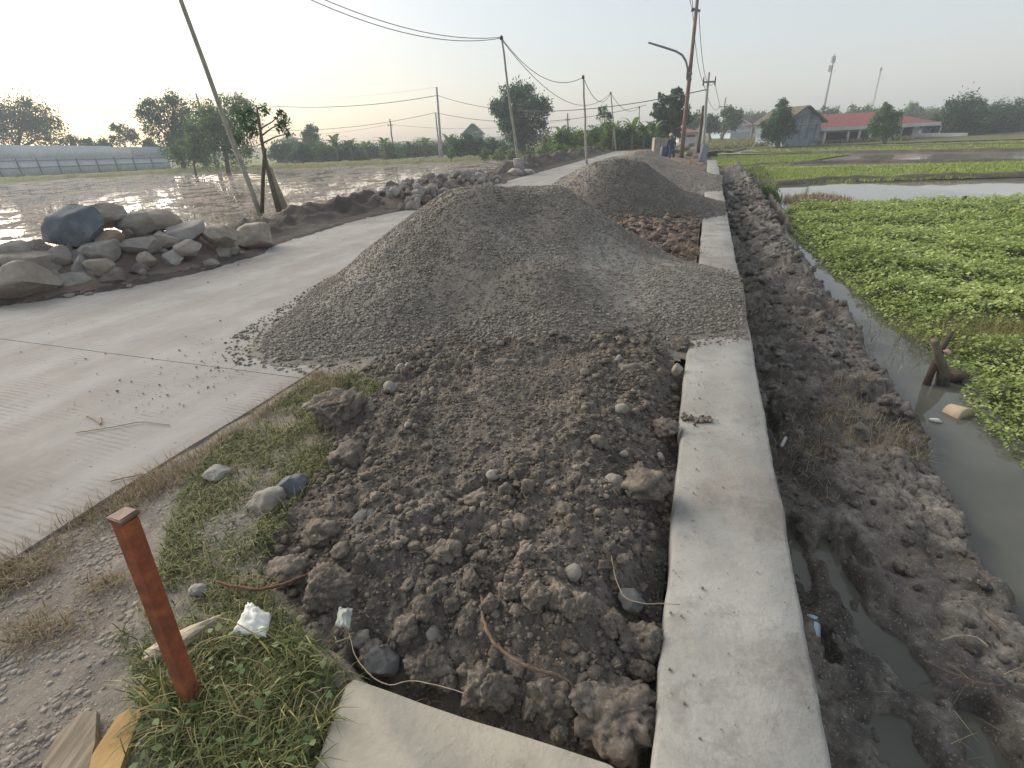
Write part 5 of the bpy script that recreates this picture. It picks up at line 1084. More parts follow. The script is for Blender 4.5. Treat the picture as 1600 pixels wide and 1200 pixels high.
n = 2300; q = pts_in(LW, n, r, lambda q: np.clip(0.5+1.2*fbm(q[:, 0]*6, q[:, 1]*6, oct=2, seed=662), 0.1, 1)); P = np.column_stack([q, np.full(n, -.02)]); blades(b, P, 0.04+0.12*r.uniform(0, 1, n)**1.8, 0.0045, r, 0.75, 4)
n = 34; c0 = at(262, 1108, 0); P = c0+np.column_stack([r.normal(0, .02, n), r.normal(0, .02, n), np.zeros(n)-.02]); blades(b, P, 0.14+0.1*r.uniform(0, 1, n), .008, r, .6, 4, az=r.normal(2.6, .8, n))
n = 16; c0 = at(470, 1030, 0); P = c0+np.column_stack([r.normal(0, .05, n), r.normal(0, .03, n), np.zeros(n)-.02]); blades(b, P, 0.2+0.1*r.uniform(0, 1, n), .008, r, .3, 4)
tag(b.build('tall_weeds', m_weed, smooth=False), 'tall weeds and grass blades around the foot of the rusty post and the slab corner', 'weeds', kind='stuff')
b = MB(); n = 130; q = pts_in(LW, n, r); z = r.uniform(.0, .07, n); s = r.uniform(.008, .019, n); az = r.uniform(0, 6.28, n); pit = r.normal(.1, .5, n)
d = np.stack([np.cos(az)*np.cos(pit), np.sin(az)*np.cos(pit), -np.sin(pit)], -1); sv = np.stack([-np.sin(az), np.cos(az), 0*az], -1); P = np.column_stack([q, z]); S = s[:, None]
V = np.stack([P, P+d*S*.6-sv*S*.6, P+d*S*1.3-sv*S*.45, P+d*S*2, P+d*S*1.3+sv*S*.45, P+d*S*.6+sv*S*.6], 1); b.add(V.reshape(-1, 3), (np.arange(n)*6)[:, None]+np.array([[0, 1, 2, 3, 4, 5]]), np.repeat(r.uniform(.1, .7, n), 6))
m_broad = leafmat('broad weed leaves', (70, 90, 48), (104, 124, 76), (150, 150, 108), 0.25)
tag(b.build('broad_leaf_weeds', m_broad, smooth=False), 'low broad leaved weeds among the grass beside the slab', 'weeds', kind='stuff')
b = MB(); DG = [p[:2] for p in atl([(490, 585), (560, 580), (520, 625), (440, 655), (350, 700), (280, 760), (240, 790), (180, 830), (60, 900), (-40, 950), (-40, 890), (120, 800), (230, 740), (330, 690)], 0)]
n = 4200; q = pts_in(DG, n, r, lambda q: np.clip(0.5+1.5*fbm(q[:, 0]*3, q[:, 1]*3, oct=2, seed=663), .03, 1)); P = np.column_stack([q, vz(q)+.004]); blades(b, P, 0.03+.07*r.uniform(0, 1, n), .003, r, 1.25, 3, curl=.25)
for px, m_, sp in (((60, 985), 420, .09), ((170, 910), 160, .05), ((20, 900), 300, .1)):
    c0 = at(*px, 0); P = c0+np.column_stack([r.normal(0, sp, m_), r.normal(0, sp*.6, m_), np.zeros(m_)]); blades(b, P, .02+.045*r.uniform(0, 1, m_), .0035, r, .9, 3, var=r.uniform(0, .8, m_))
tag(b.build('dry_verge_grass', m_straw, smooth=False), 'strip of dry straw coloured grass along the road edge', 'grass', kind='stuff')
b = MB()
for px, m_, sx_, sy_ in (((1265, 690), 320, .26, .13), ((1320, 655), 360, .22, .12), ((1440, 685), 420, .2, .1), ((1250, 720), 300, .2, .12), ((1390, 700), 260, .2, .08), ((1310, 610), 240, .25, .1), ((1200, 425), 300, .3, .25), ((1255, 520), 200, .3, .2), ((1290, 770), 60, .08, .05), ((1500, 1120), 40, .2, .15)):
    c0 = at(*px, -.58); x = c0[0]+r.normal(0, sx_, m_); y = c0[1]+r.normal(0, sy_, m_); z = mud_h(x, y, False); k = z > WZ-.02; P = np.column_stack([x, y, z+.012])[k]; blades(b, P, .04+.10*r.uniform(0, 1, len(P)), .003, r, 1.5, 3, curl=.05)
tag(b.build('straw_on_mud', m_straw, smooth=False), 'dry straw strewn over the dark mud beside the wall', 'straw', kind='stuff')
b = MB(); c0 = at(960, 352, 0); m_ = 500; P = c0+np.column_stack([r.normal(0, .35, m_), r.normal(0, .2, m_), np.full(m_, .06)]); blades(b, P, .05+.1*r.uniform(0, 1, m_), .006, r, 1.2, 3)
c0 = at(1070, 395, 0); m_ = 260; P = c0+np.column_stack([r.normal(0, .12, m_), r.normal(0, .2, m_), np.full(m_, .02)]); blades(b, P, .05+.1*r.uniform(0, 1, m_), .005, r, 1.2, 3)
tag(b.build('straw_on_dry_soil', m_straw, smooth=False), 'dry straw on the reddish soil between the first two gravel heaps', 'straw', kind='stuff')

b = MB(); n = 420; q = pts_in(SOILP, n, r); P = np.column_stack([q, soil_h(q[:, 0], q[:, 1], False)+.014]); blades(b, P, .02+.06*r.uniform(0, 1, n)**2, .0022, r, 1.3, 3, curl=.3)
tag(b.build('straw_in_soil', m_straw, smooth=False), 'bits of straw and rootlets lying in the dug soil', 'straw', kind='stuff')

r = np.random.default_rng(990)
for i in range(34):
    s_, t_ = 0.04+0.5*r.uniform(0, 1)**1.2, r.uniform(-.93, -.06); x, y = st(s_, t_); z = float(soil_h(np.array([x]), np.array([y]), False)[0]); sz = .026*2.1**r.uniform(0, 1); V, Fc = clod(4, 2000+i); R = rotm(1, r)[0]
    tag(MB().add(np.array([x, y, z+sz*.45])+(V*sz*np.array([1.15, 1, .85]))@R.T, Fc, r.uniform(.2, .95)).build('clod', m_clod, loc=(x, y, z)), 'fist sized clod packed between the large clods along the slab edge', 'clod', 'fist sized clods along the slab edge')
# ================================================================== poles, lamp and cables
m_bam = simple('pale bamboo', (132, 130, 118), (164, 160, 146), 5, 0.7, 0.2, 0.01); m_conc = simple('pole concrete', (140, 142, 142), (172, 172, 170), 4, 0.85, 0.3); m_pole = simple('brown painted pole', (104, 84, 76), (134, 112, 100), 3, 0.75, 0.2)
m_iron = simple('grey galvanised steel', (98, 102, 104), (128, 132, 132), 5, 0.6, 0.1); m_cable = simple('cable sheath', (44, 46, 48), (60, 62, 64), 5, 0.6, 0); m_white = simple('white lime wash', (188, 188, 184), (214, 214, 208), 2, 0.85, 0.2)
m_dkwood = simple('dark pole wood', (62, 54, 48), (88, 78, 70), 6, 0.9, 0.3)
def pole(name, label, b_, top, r0, r1, mat, sections=10, group=None, cat='pole', collars=True):
    b_ = np.array(b_, float); top = np.array(top, float); t = thing(name, b_-[0, 0, .2], label, cat, group); P = np.linspace(b_-[0, 0, .2], top, sections); wv = np.random.default_rng(int(abs(b_[0]*100))).normal(0, r0*.18, P.shape); wv[0] = 0; wv[-1] = 0
    MB().add(*tube(P+wv, np.linspace(r0, r1, sections), 10)).build('shaft', mat, t); return t
PY = []
p = at(404, 326, 0.02); d = aty(283, 0, p[1]); u = (d-p)/np.linalg.norm(d-p); top1 = p+u*6.3
t = pole('bamboo_pole', 'nearest tall bamboo pole leaning left out of the top of the frame beside the papaya', p, top1, .065, .045, m_bam); MB().add(*tube([top1-u*.12, top1-u*.02], .06, 8)).build('cable_tie', m_cable, t); PY.append(top1)
for lab, bx, by, z0, tx, ty, r0 in (('second bamboo pole standing among boulders at the far side of the road', 812, 268, 0.0, 783, 55, .065), ('third bamboo pole, upright, left of the second gravel heap', 917.5, 256, 0.0, 911, 117, .065), ('fourth bamboo pole farther down the road in front of the thicket', 963, 236, 0, 954, 143, .065), ('farthest thin pole of the bamboo row with a dark tip', 998, 228, 0, 999, 166, .07)):
    p = at(bx, by, z0); tp = aty(tx, ty, p[1]); t = pole('bamboo_pole', lab, p, tp, r0, r0*.6, m_bam); u = (tp-p)/np.linalg.norm(tp-p); MB().add(*tube([tp-u*.16, tp-u*.04], r0*1.05, 8)).build('cable_tie', m_cable, t); PY.append(tp-u*.1)
def cable(label, p0, p1, sag, R=.014, group=None, n=26, side=0.0):
    u = np.linspace(0, 1, n)[:, None]; P = np.array(p0)*(1-u)+np.array(p1)*u; P[:, 2] -= (4*sag*u*(1-u))[:, 0]
    return tag(MB().add(*tube(P, R, 5)).build('overhead_cable', m_cable, loc=P[0]), label, 'cable', group)
cable('upper of the two cables sagging from the nearest bamboo pole to the second', PY[0]+[0, 0, .02], PY[1]+[0, 0, .03], .75, .012); cable('lower of the two cables sagging from the nearest bamboo pole to the second', PY[0]-[0, 0, .06], PY[1], .85, .012)
cable('upper cable between the second and third bamboo poles', PY[1], PY[2], .75, .013); cable('lower cable running from the second bamboo pole down past the third', PY[1]-[0, 0, .05], PY[3], 1.5, .014)
cable('cable between the third and fourth bamboo poles', PY[2], PY[3], .8, .016); cable('cable between the fourth and farthest bamboo poles', PY[3], PY[4], .7, .018)
# brown lamp pole
p = at(1064, 250, -0.02); q = aty(1089.5, 0, p[1]); u = (q-p)/np.linalg.norm(q-p); H_ = np.linalg.norm(q-p); lt = p+u*(H_*1.16)
t = thing('lamp_pole', p-[0, 0, .3], 'tall brown pole with a curved lamp arm reaching left, the top out of the photo', 'lamp pole')
MB().add(*tube([p-[0, 0, .3], p+u*H_*.3, p+u*H_*.6, lt], [.115, .105, .09, .07], 12)).build('shaft', m_pole, t)
y_ = p[1]; MB().add(*tube([aty(1073.5, 124, y_), aty(1074.5, 108, y_), aty(1072, 96, y_), aty(1066, 86, y_), aty(1056, 80, y_), aty(1036, 73.5, y_), aty(1013, 66.5, y_)], [.05, .05, .05, .048, .046, .044, .042], 8)).build('lamp_arm', m_iron, t)
b = MB()
for f0 in (.535, .57): b.add(*tube([p+u*H_*f0-u*.05, p+u*H_*f0+u*.05], .115, 10))
b.build('bracket', m_iron, t); MB().add(*tube([aty(1083, 14, y_), aty(1094, 17, y_)], [.05, .05], 8)).add(*tube([aty(1082, 12, y_), aty(1082, 18, y_)], [.05, .07], 8)).build('insulator', m_iron, t)
wt = p+u*(H_*.945)
# concrete utility poles
def util(name, label, b_, top, r0, mat, arm=None, group=None, ins=True):
    t = pole(name, label, b_, top, r0, r0*.7, mat, 6, group); Y_ = b_[1]
    if arm:
        (x0, y0), (x1, y1) = arm; a, c = aty(x0, y0, Y_-.12), aty(x1, y1, Y_-.12); MB().add(*obox(a, c, .1, .1)).build('crossarm', m_iron, t, smooth=False)
        for k in (0.03, .97):
            e = a+(c-a)*k; MB().add(*tube([e-[0, 0, .22], e-[0, 0, .1], e+[0, 0, .1], e+[0, 0, .3]], [.03, .05, .045, .03], 8)).build('insulator', m_dkwood, t)
    return t
p5 = at(1098, 234, 0); t5 = aty(1108, 113, p5[1]); util('utility_pole', 'pale concrete utility pole with a short crossarm right of the brown lamp pole', p5, t5, .11, m_conc, ((1098.5, 128.5), (1118, 127.5)))
p6 = np.array([*aty(1129, 195, 88)[:2], -.3]); t6 = aty(1134, 152, 88); util('utility_pole', 'distant utility pole with crossarm rising above the trees left of the houses', p6, t6, .16, m_conc, ((1123, 167.5), (1136, 166)))
p7 = np.array([*aty(1092, 228, 40)[:2], -.1]); t7 = aty(1099, 165, 40); util('wooden_pole', 'short dark wooden pole just left of the pale concrete utility pole', p7, t7, .12, m_dkwood)
p1 = at(691, 246, LZ); t1 = aty(682, 136, p1[1]); util('utility_pole', 'taller of two utility poles standing close together in the far field', p1, t1, .17, m_conc)
e = aty(683, 148, p1[1]); p1b = at(687.5, 247, LZ); t1b = aty(680.5, 176, p1b[1]); util('utility_pole', 'shorter thin pole just left of the taller far field utility pole', p1b, t1b, .12, m_conc)
p2 = at(343, 262, LZ); t2 = aty(306, 146, p2[1]); util('utility_pole', 'tall pale utility pole half hidden by the leafy tree behind the papaya', p2, t2, .16, m_conc)
p2b = at(338, 262, LZ); t2b = aty(321, 196, p2b[1]); util('utility_pole', 'second pale pole close to the left of the half hidden utility pole', p2b, t2b, .15, m_conc)
p3 = np.array([*aty(614, 230, 105)[:2], LZ]); t3 = aty(609, 186, 105); util('utility_pole', 'small far utility pole with tiny crossarm over the hedge', p3, t3, .15, m_dkwood, ((606, 196), (613, 196)))
p4 = np.array([*aty(888, 205, 95)[:2], LZ]); t4 = aty(887, 177, 95); util('utility_pole', 'small far pole showing above the thicket left of the third bamboo pole', p4, t4, .15, m_dkwood, ((884, 187), (890, 187)))
p8 = at(1467, 213, FZ+.09); t8 = aty(1478, 170, p8[1]); util('white_pole', 'thin white pole in front of the largest dark tree', p8, t8, .07, m_white)
a5 = aty(1104, 140, p5[1]); a1 = aty(683.5, 149, p1[1]); a2 = aty(307, 153, p2[1]); a0 = aty(-160, 160, 92)
cable('long cable from the concrete utility pole left to the taller far field pole', a5, a1, 1.5, .03); cable('long cable from the taller far field pole left to the half hidden pole', a1, a2, 1.2, .035); cable('cable from the half hidden pole out of the left edge', a2, a0, 1.3, .035)
cable('thin top wire left of the taller far field pole', t1, t2, .9, .008); c9 = aty(1010, 164, 60)
cable('lower cable from the shorter field pole right toward the thicket', t1b, c9, 1.3, .025); cable('lower cable from the shorter field pole left behind the leafy tree', t1b, t2b, 1.2, .025); cable('lower cable from the second pale pole out of the left edge', t2b, aty(-160, 204, 92), 1.2, .025)
c3 = aty(609, 194, 105); cable('farthest faint cable right of the small crossarm pole', c3, aty(887, 188, 95), 1.0, .02); cable('farthest faint cable left of the small crossarm pole', c3, aty(330, 205, 100), 1.2, .02)
cable('cable from the brown lamp pole down to the left end of the concrete pole crossarm', aty(1082, 14, y_), aty(1099, 128, p5[1]), .5, .014); cable('cable from the brown lamp pole down to the right side of the concrete pole', aty(1092, 16, y_), aty(1117, 127, p5[1]), 1.2, .014)
cable('cable from the concrete pole crossarm to the distant crossarm pole, left strand', aty(1099, 129, p5[1]), aty(1124, 167, 88), .9, .018); cable('cable from the concrete pole crossarm to the distant crossarm pole, right strand', aty(1117, 128, p5[1]), aty(1135, 166, 88), .9, .018)
cable('first wire rising from the brown pole bracket out of the top of the photo', aty(1082, 14, y_), aty(1072, -30, 12), .05, .01); cable('second wire rising from the brown pole bracket out of the top of the photo', aty(1083, 14, y_), aty(1080, -30, 12), .05, .01)
# ================================================================== buildings
m_roofr = simple('red roof sheet', (124, 66, 62), (148, 84, 78), 2, 0.7, 0.2, 0.02, 12); m_roofb = simple('brown tile roof', (92, 72, 64), (116, 94, 84), 3, 0.85, 0.3, 0.02, 12); m_roofg = simple('grey green roof', (108, 122, 112), (132, 144, 132), 3, 0.85, 0.2)
m_barn = simple('weathered blue grey board', (118, 130, 140), (148, 158, 166), 1.2, 0.85, 0.3, 0.02, 9, blotch=((96, 106, 116), 0.9)); m_whw = simple('whitewashed wall', (182, 182, 180), (206, 206, 202), 1.0, 0.85, 0.1); m_pblue = simple('pale blue wall', (150, 164, 178), (172, 184, 196), 1.0, 0.85, 0.1)
m_darkin = simple('dark doorway and porch shade', (40, 38, 38), (56, 52, 50), 2, 0.9, 0); m_glass = simple('dark window pane', (46, 52, 58), (66, 72, 78), 2, 0.15, 0); m_roofo = simple('old mossy roof', (80, 74, 64), (104, 96, 84), 2, 0.9, 0.3, 0.03, 10); m_tim = simple('grey batten', (92, 92, 92), (114, 112, 110), 4, 0.9, 0)
class House:
    """walls and roof from the photo columns of the front face, standing upright at depth Y"""
    def __init__(s, name, label, Y, xl, xr, zb, cat='house'):
        s.Y = Y; s.x0 = aty(xl, 205, Y)[0]; s.x1 = aty(xr, 205, Y)[0]; s.zb = zb; s.t = thing(name, ((s.x0+s.x1)/2, Y, zb), label, cat)
    def z(s, px, py): q = aty(px, py, s.Y); return q[2]
    def X(s, px, py): return aty(px, py, s.Y)[0]
    def wall(s, d, h, mat, name='wall'): return MB().add(*box(s.x0, s.x1, s.Y, s.Y+d, s.zb-.4, h)).build(name, mat, s.t, smooth=False)
    def gable(s, d, he, hr, xa, mat_w, mat_r, over=.35, th=.12):
        V = []
        for y in (s.Y, s.Y+d): V += [(s.x0, y, s.zb-.4), (s.x1, y, s.zb-.4), (s.x1, y, he), (xa, y, hr), (s.x0, y, he)]
        MB().add(V, [np.array([[0, 1, 2, 3, 4], [9, 8, 7, 6, 5]]), np.array([(0, 5, 6, 1), (1, 6, 7, 2), (2, 7, 8, 3), (3, 8, 9, 4), (4, 9, 5, 0)])]).build('wall', mat_w, s.t, smooth=False)
        b = MB()
        for xe, sg in ((s.x0, -1), (s.x1, 1)):
            dx = xe-xa; dz = he-hr; L = math.hypot(dx, dz); ex, ez = xe+dx/L*over, he+dz/L*over; nx, nz = -dz/L*np.sign(dx), abs(dx)/L
            V = [(x+nx*o, y, z+nz*o) for y in (s.Y-over, s.Y+d+over) for o in (.015, th) for x, z in ((xa, hr), (ex, ez))]
            b.add(V, np.array([(0, 1, 3, 2), (4, 6, 7, 5), (0, 4, 5, 1), (2, 3, 7, 6), (1, 5, 7, 3), (0, 2, 6, 4)]))
        b.build('roof', mat_r, s.t, smooth=False)
    def plate(s, name, px0, py0, px1, py1, mat, off=.06, th=.08):
        x0, x1 = sorted((s.X(px0, (py0+py1)/2), s.X(px1, (py0+py1)/2))); mx = (px0+px1)/2; z0, z1 = sorted((s.z(mx, py0), s.z(mx, py1)))
        return MB().add(*box(x0, x1, s.Y-off-th, s.Y-off, z0, z1)).build(name, mat, s.t, smooth=False)
HG = FZ+.09
h = House('barn', 'grey blue boarded barn with a steep gable and an old brown roof', 54, 1226, 1281, HG, 'barn')
xa = h.X(1261, 166); h.gable(6, h.z(1283, 188), h.z(1261, 167), xa, m_barn, m_roofo, .4, .16)
for px in (1240, 1251, 1263, 1274): h.plate('batten', px-.5, 217, px+.5, 192 if px in (1240, 1274) else 182, m_tim, .0, .05)
h.plate('batten', 1231, 197, 1280, 195.8, m_tim, .052, .04)
h2 = House('long_house', 'long house with a dark red roof, white fascia and a row of porch posts', 57, 1281, 1432, HG)
ze, zr = h2.z(1360, 195), h2.z(1360, 174.5); h2.wall(8, ze, m_whw)
xl, xr, yr = h2.x0-.6, h2.x1+1.3, h2.Y-1.2
V = [(xl, yr, ze-.05), (xr, yr, ze-.05), (xr, h2.Y+9, ze-.05), (xl, h2.Y+9, ze-.05), (xl+.4, h2.Y+4, zr), (xr-3.0, h2.Y+4, zr)]
MB().add(V, [np.array([(0, 1, 5, 4), (2, 3, 4, 5)]), np.array([(1, 2, 5), (3, 0, 4)]), np.array([(3, 2, 1, 0)])]).build('roof', m_roofr, h2.t, smooth=False)
MB().add(*box(xl-.02, xr+.02, yr-.1, yr-.002, ze-.35, ze-.04)).build('fascia', m_whw, h2.t, smooth=False)
h2.plate('porch_shade', 1288, 217, 1386, 205.5, m_darkin, .004, .02); h2.plate('gutter', 1286, 200.8, 1386, 200, m_tim, .004, .05)  # dark plate on the white wall, painted shade under the porch roof
for px in (1281.5, 1317, 1334, 1351, 1369, 1388): 
    x = h2.X(px-1.5, 210); MB().add(*box(x-.1, x+.1, yr+.1, yr+.3, HG-.2, ze-.2)).build('porch_post', m_whw, h2.t, smooth=False)
h2.plate('side_wall', 1392, 216, 1408, 197, m_pblue, .004, .03); f = h2.plate('door', 1410, 215.5, 1424, 199, m_darkin, .004, .03)
for a, c, d_, e_ in ((1407.5, 216, 1409.5, 197.5), (1424.5, 214.5, 1434, 198), (1407.5, 199, 1434, 196.5)): h2.plate('door_frame', a, c, d_, e_, m_whw, .035+.004*(a == 1407.5), .05)
h3 = House('small_house', 'small grey walled house with a dark brown roof right of the red roofed house', 61, 1440, 1474, HG); z3 = h3.z(1460, 195.5); h3.wall(7, z3, m_barn); zr3 = h3.z(1460, 184)
V = [(h3.x0-.6, h3.Y-.7, z3-.02), (h3.x1+.8, h3.Y-.7, z3-.02), (h3.x1+.8, h3.Y+7.7, z3-.02), (h3.x0-.6, h3.Y+7.7, z3-.02), (h3.x0+.4, h3.Y+3.5, zr3), (h3.x1-.8, h3.Y+3.5, zr3)]
MB().add(V, [np.array([(0, 1, 5, 4), (2, 3, 4, 5)]), np.array([(1, 2, 5), (3, 0, 4)]), np.array([(3, 2, 1, 0)])]).build('roof', m_roofb, h3.t, smooth=False)
for a, c in ((1453, 1461), (1467, 1473)): 
    w_ = h3.plate('window', a, 208, c, 200, m_whw, .002, .04); 
    x0, x1 = h3.X(a+1, 204), h3.X(c-1, 204); g = MB().add(*box(x0, x1, h3.Y-.06, h3.Y-.045, h3.z((a+c)/2, 207.2), h3.z((a+c)/2, 200.8))).build('pane', m_glass, None, h3.t.location, smooth=False); g.parent = w_; g.location = (0, 0, 0)
a, c = at(1431, 214.5, HG), at(1511, 212.5, HG); V, Fc = obox(a+[0, 0, .22], c+[0, 0, .12], .15, .35); tag(MB().add(V, Fc).build('low_wall', m_whw, loc=a, smooth=False), 'low white boundary wall in front of the small brown roofed house', 'wall')
h4 = House('gabled_house', 'pale blue house with a low white edged gable behind the round tree', 95, 1142, 1176, HG); h4.gable(9, h4.z(1176, 199), h4.z(1156, 186.5), h4.X(1156, 186), m_pblue, m_whw, .5, .2); h4.plate('white_band', 1133, 207, 1176, 203, m_whw, .01, .1)
h5 = House('open_shed', 'open sided shed with flat brown roof right of the pale gabled house', 84, 1173, 1192, HG, 'shed'); MB().add(*box(h5.x0, h5.x1+1, h5.Y, h5.Y+5, h5.z(1182, 195), h5.z(1182, 192))).build('roof', m_roofb, h5.t, smooth=False)
for px in (1177, 1190): x = h5.X(px, 205); MB().add(*box(x-.14, x+.14, h5.Y+.2, h5.Y+.5, HG-.3, h5.z(1182, 195)-.004)).build('shed_post', m_tim, h5.t, smooth=False)
h6 = House('white_house', 'small white house with a dull red roof behind the brown lamp pole', 70, 1062, 1092, -.3); z6 = h6.z(1077, 207); h6.wall(6, z6, m_whw); V = [(h6.x0-.4, h6.Y-.6, z6), (h6.x1+.4, h6.Y-.6, z6), (h6.x1+.4, h6.Y+6.6, z6), (h6.x0-.4, h6.Y+6.6, z6), (h6.x0+.9, h6.Y+3, h6.z(1077, 200)), (h6.x1-.9, h6.Y+3, h6.z(1077, 200))]
MB().add(V, [np.array([(0, 1, 5, 4), (2, 3, 4, 5)]), np.array([(1, 2, 5), (3, 0, 4)]), np.array([(3, 2, 1, 0)])]).build('roof', m_roofr, h6.t, smooth=False); h6.plate('window', 1072, 214, 1086, 211, m_glass, .003, .04)
h7 = House('green_gable_house', 'house with a grey green gable rising over the rounded bushes', 98, 724, 752, LZ); h7.gable(8, h7.z(738, 208), h7.z(738, 194), h7.X(738, 194), m_roofg, m_roofg, .5, .2); h7.plate('white_trim', 741, 207, 751, 205.5, m_whw, .02, .06)
h8 = House('pavilion', 'small pavilion with a pointed grey green roof over the left end of the hedge', 104, 437, 454, LZ, 'pavilion'); z8 = h8.z(445, 219); h8.wall(3, z8, m_whw); cx = (h8.x0+h8.x1)/2; V = [(h8.x0-.8, h8.Y-.8, z8), (h8.x1+.8, h8.Y-.8, z8), (h8.x1+.8, h8.Y+3.8, z8), (h8.x0-.8, h8.Y+3.8, z8), (cx-.25, h8.Y+1.25, h8.z(445, 213)), (cx+.25, h8.Y+1.25, h8.z(445, 213)), (cx+.25, h8.Y+1.75, h8.z(445, 213)), (cx-.25, h8.Y+1.75, h8.z(445, 213)), (cx, h8.Y+1.5, h8.z(444, 206))]
MB().add(V, [np.array([(0, 1, 5, 4), (1, 2, 6, 5), (2, 3, 7, 6), (3, 0, 4, 7), (3, 2, 1, 0)]), np.array([(4, 5, 8), (5, 6, 8), (6, 7, 8), (7, 4, 8)])]).build('roof', m_roofg, h8.t, smooth=False)
h9 = House('low_house', 'long low brown roofed house just showing over the hedge', 96, 636, 686, LZ); z9 = h9.z(660, 229); h9.wall(7, z9, m_whw); V = [(h9.x0-.5, h9.Y-.6, z9), (h9.x1+.5, h9.Y-.6, z9), (h9.x1+.5, h9.Y+7.6, z9), (h9.x0-.5, h9.Y+7.6, z9), (h9.x0, h9.Y+3.5, h9.z(660, 222)), (h9.x1, h9.Y+3.5, h9.z(660, 222))]
MB().add(V, [np.array([(0, 1, 5, 4), (2, 3, 4, 5)]), np.array([(1, 2, 5), (3, 0, 4)]), np.array([(3, 2, 1, 0)])]).build('roof', m_roofb, h9.t, smooth=False)
# small concrete hut and tank by the road end, with the person
h10 = House('concrete_block', 'small beige concrete block structure left of the person beside the road', 32, 1024, 1046, -.1, 'block'); MB().add(*box(h10.x0, h10.X(1032, 222), h10.Y, h10.Y+.5, -.3, h10.z(1028, 215))).build('pillar', ms_tan, h10.t, smooth=False); MB().add(*box(h10.X(1033, 222), h10.x1, h10.Y+.05, h10.Y+.5, h10.z(1040, 229), h10.z(1040, 216))).build('panel', ms_pale, h10.t, smooth=False)
MB().add(*box(h10.X(1032.2, 222), h10.X(1032.9, 222), h10.Y+.1, h10.Y+.4, -.3, h10.z(1032, 217))).build('divider', m_dkwood, h10.t, smooth=False)
c = aty(1039, 236, 31); c[2] = -.2; tag(MB().add(*tube([c, c+[0, 0, .03], c+[0, 0, .72], c+[0, 0, .75]], [.23, .25, .25, .23], 16)).build('blue_drum', simple('dark blue plastic', (38, 44, 72), (54, 62, 92), 4, 0.5, 0), loc=c), 'dark blue drum in front of the beige concrete block', 'drum')
def person(x, y, z, hgt, yaw, label, lean=0.12):
    k = hgt/1.7; t = thing('person', (x, y, z), label, 'person'); me = bpy.data.meshes.new('body'); bm = bmesh.new(); lay = bm.verts.layers.skin.verify()
    J = {'pel': (0, 0, .92, .13, .10), 'wai': (0, .03, 1.08, .125, .09), 'che': (0, .08, 1.28, .155, .10), 'nek': (0, .13, 1.46, .055, .055), 'hd0': (0, .15, 1.55, .075, .085), 'hd1': (0, .155, 1.64, .07, .08),
         'hl': (-.09, 0, .86, .085, .09), 'kl': (-.11, .03, .48, .058, .062), 'al': (-.12, -.02, .09, .04, .042), 'fl': (-.125, .12, .03, .038, .03), 'hr': (.09, 0, .86, .085, .09), 'kr': (.12, .0, .48, .058, .062), 'ar': (.14, -.05, .09, .04, .042), 'fr': (.15, .09, .03, .038, .03),
         'sl': (-.19, .08, 1.38, .055, .055), 'el': (-.25, .10, 1.1, .042, .042), 'wl': (-.24, .22, .9, .03, .03), 'nl': (-.235, .27, .82, .03, .02), 'sr': (.19, .08, 1.38, .055, .055), 'er': (.26, .1, 1.1, .042, .042), 'wr': (.24, .23, .92, .03, .03), 'nr': (.235, .28, .84, .03, .02)}
    E_ = 'pel-wai wai-che che-nek nek-hd0 hd0-hd1 pel-hl hl-kl kl-al al-fl pel-hr hr-kr kr-ar ar-fr che-sl sl-el el-wl wl-nl che-sr sr-er er-wr wr-nr'.split()
    vs = {}
    for n_, (a, b2, c2, r1, r2) in J.items():
        b2 += lean*max(0, c2-.9); v = bm.verts.new((a*k, b2*k, c2*k)); v[lay].radius = (r1*k, r2*k); v[lay].use_root = n_ == 'pel'; vs[n_] = v
    for e_ in E_: a, b2 = e_.split('-'); bm.edges.new((vs[a], vs[b2]))
    bm.to_mesh(me); bm.free(); o = bpy.data.objects.new('body', me); COL.objects.link(o); o.modifiers.new('skin', 'SKIN'); o.modifiers.new('sub', 'SUBSURF').levels = 2
    dg = bpy.context.evaluated_depsgraph_get(); m2 = bpy.data.meshes.new_from_object(o.evaluated_get(dg)); o.modifiers.clear(); o.data = m2; m2.name = 'body'; bpy.data.meshes.remove(me)
    for mt in (m_skin, m_shirt, m_jean): m2.materials.append(mt)
    co = np.array([v.co[:] for v in m2.vertices]); 
    for pl in m2.polygons: 
        z_ = pl.center[2]/k; pl.material_index = 2 if z_ < .95 and abs(pl.center[0]) < .205*k else (1 if z_ < 1.45 and not (z_ < .9) else 0); pl.use_smooth = True
    o.parent = t; t.rotation_euler = (0, 0, yaw)
    b = MB(); V, Fc = ICO[3]; hv = V*np.array([.092, .105, .08])*k + np.array([0, (.152+lean*.75)*k, 1.655*k]); b.add(hv, Fc); hat = b.build('cap', m_cap, None, (0, 0, 0)); hat.parent = t; return t
m_skin = simple('skin', (112, 80, 62), (128, 92, 72), 5, .6, 0); m_shirt = simple('dark blue shirt', (44, 54, 66), (60, 70, 84), 12, .9, .2); m_jean = simple('blue denim', (50, 64, 94), (70, 86, 116), 14, .9, .2); m_cap = simple('pale cap', (166, 170, 172), (192, 196, 198), 8, .9, 0)
q = aty(1051, 225, 29); person(q[0], q[1], zat(q[0], q[1], 209)-1.62, 1.62, .25, 'person in a dark blue shirt, jeans and pale cap standing beyond the third gravel heap')
q = at(1100, 254, 0.0); y0 = q[1]
b = MB(); b.add(*obox(aty(1096, 254, y0), aty(1104, 228, y0+.6), .34, .05, (0, 1, 0))); tag(b.build('leaning_board', simple('striped tarp board', (96, 102, 112), (128, 132, 138), 6, .8, .1), loc=aty(1099, 254, y0), smooth=False), 'bluish grey board leaning at the far end of the wall top', 'board')
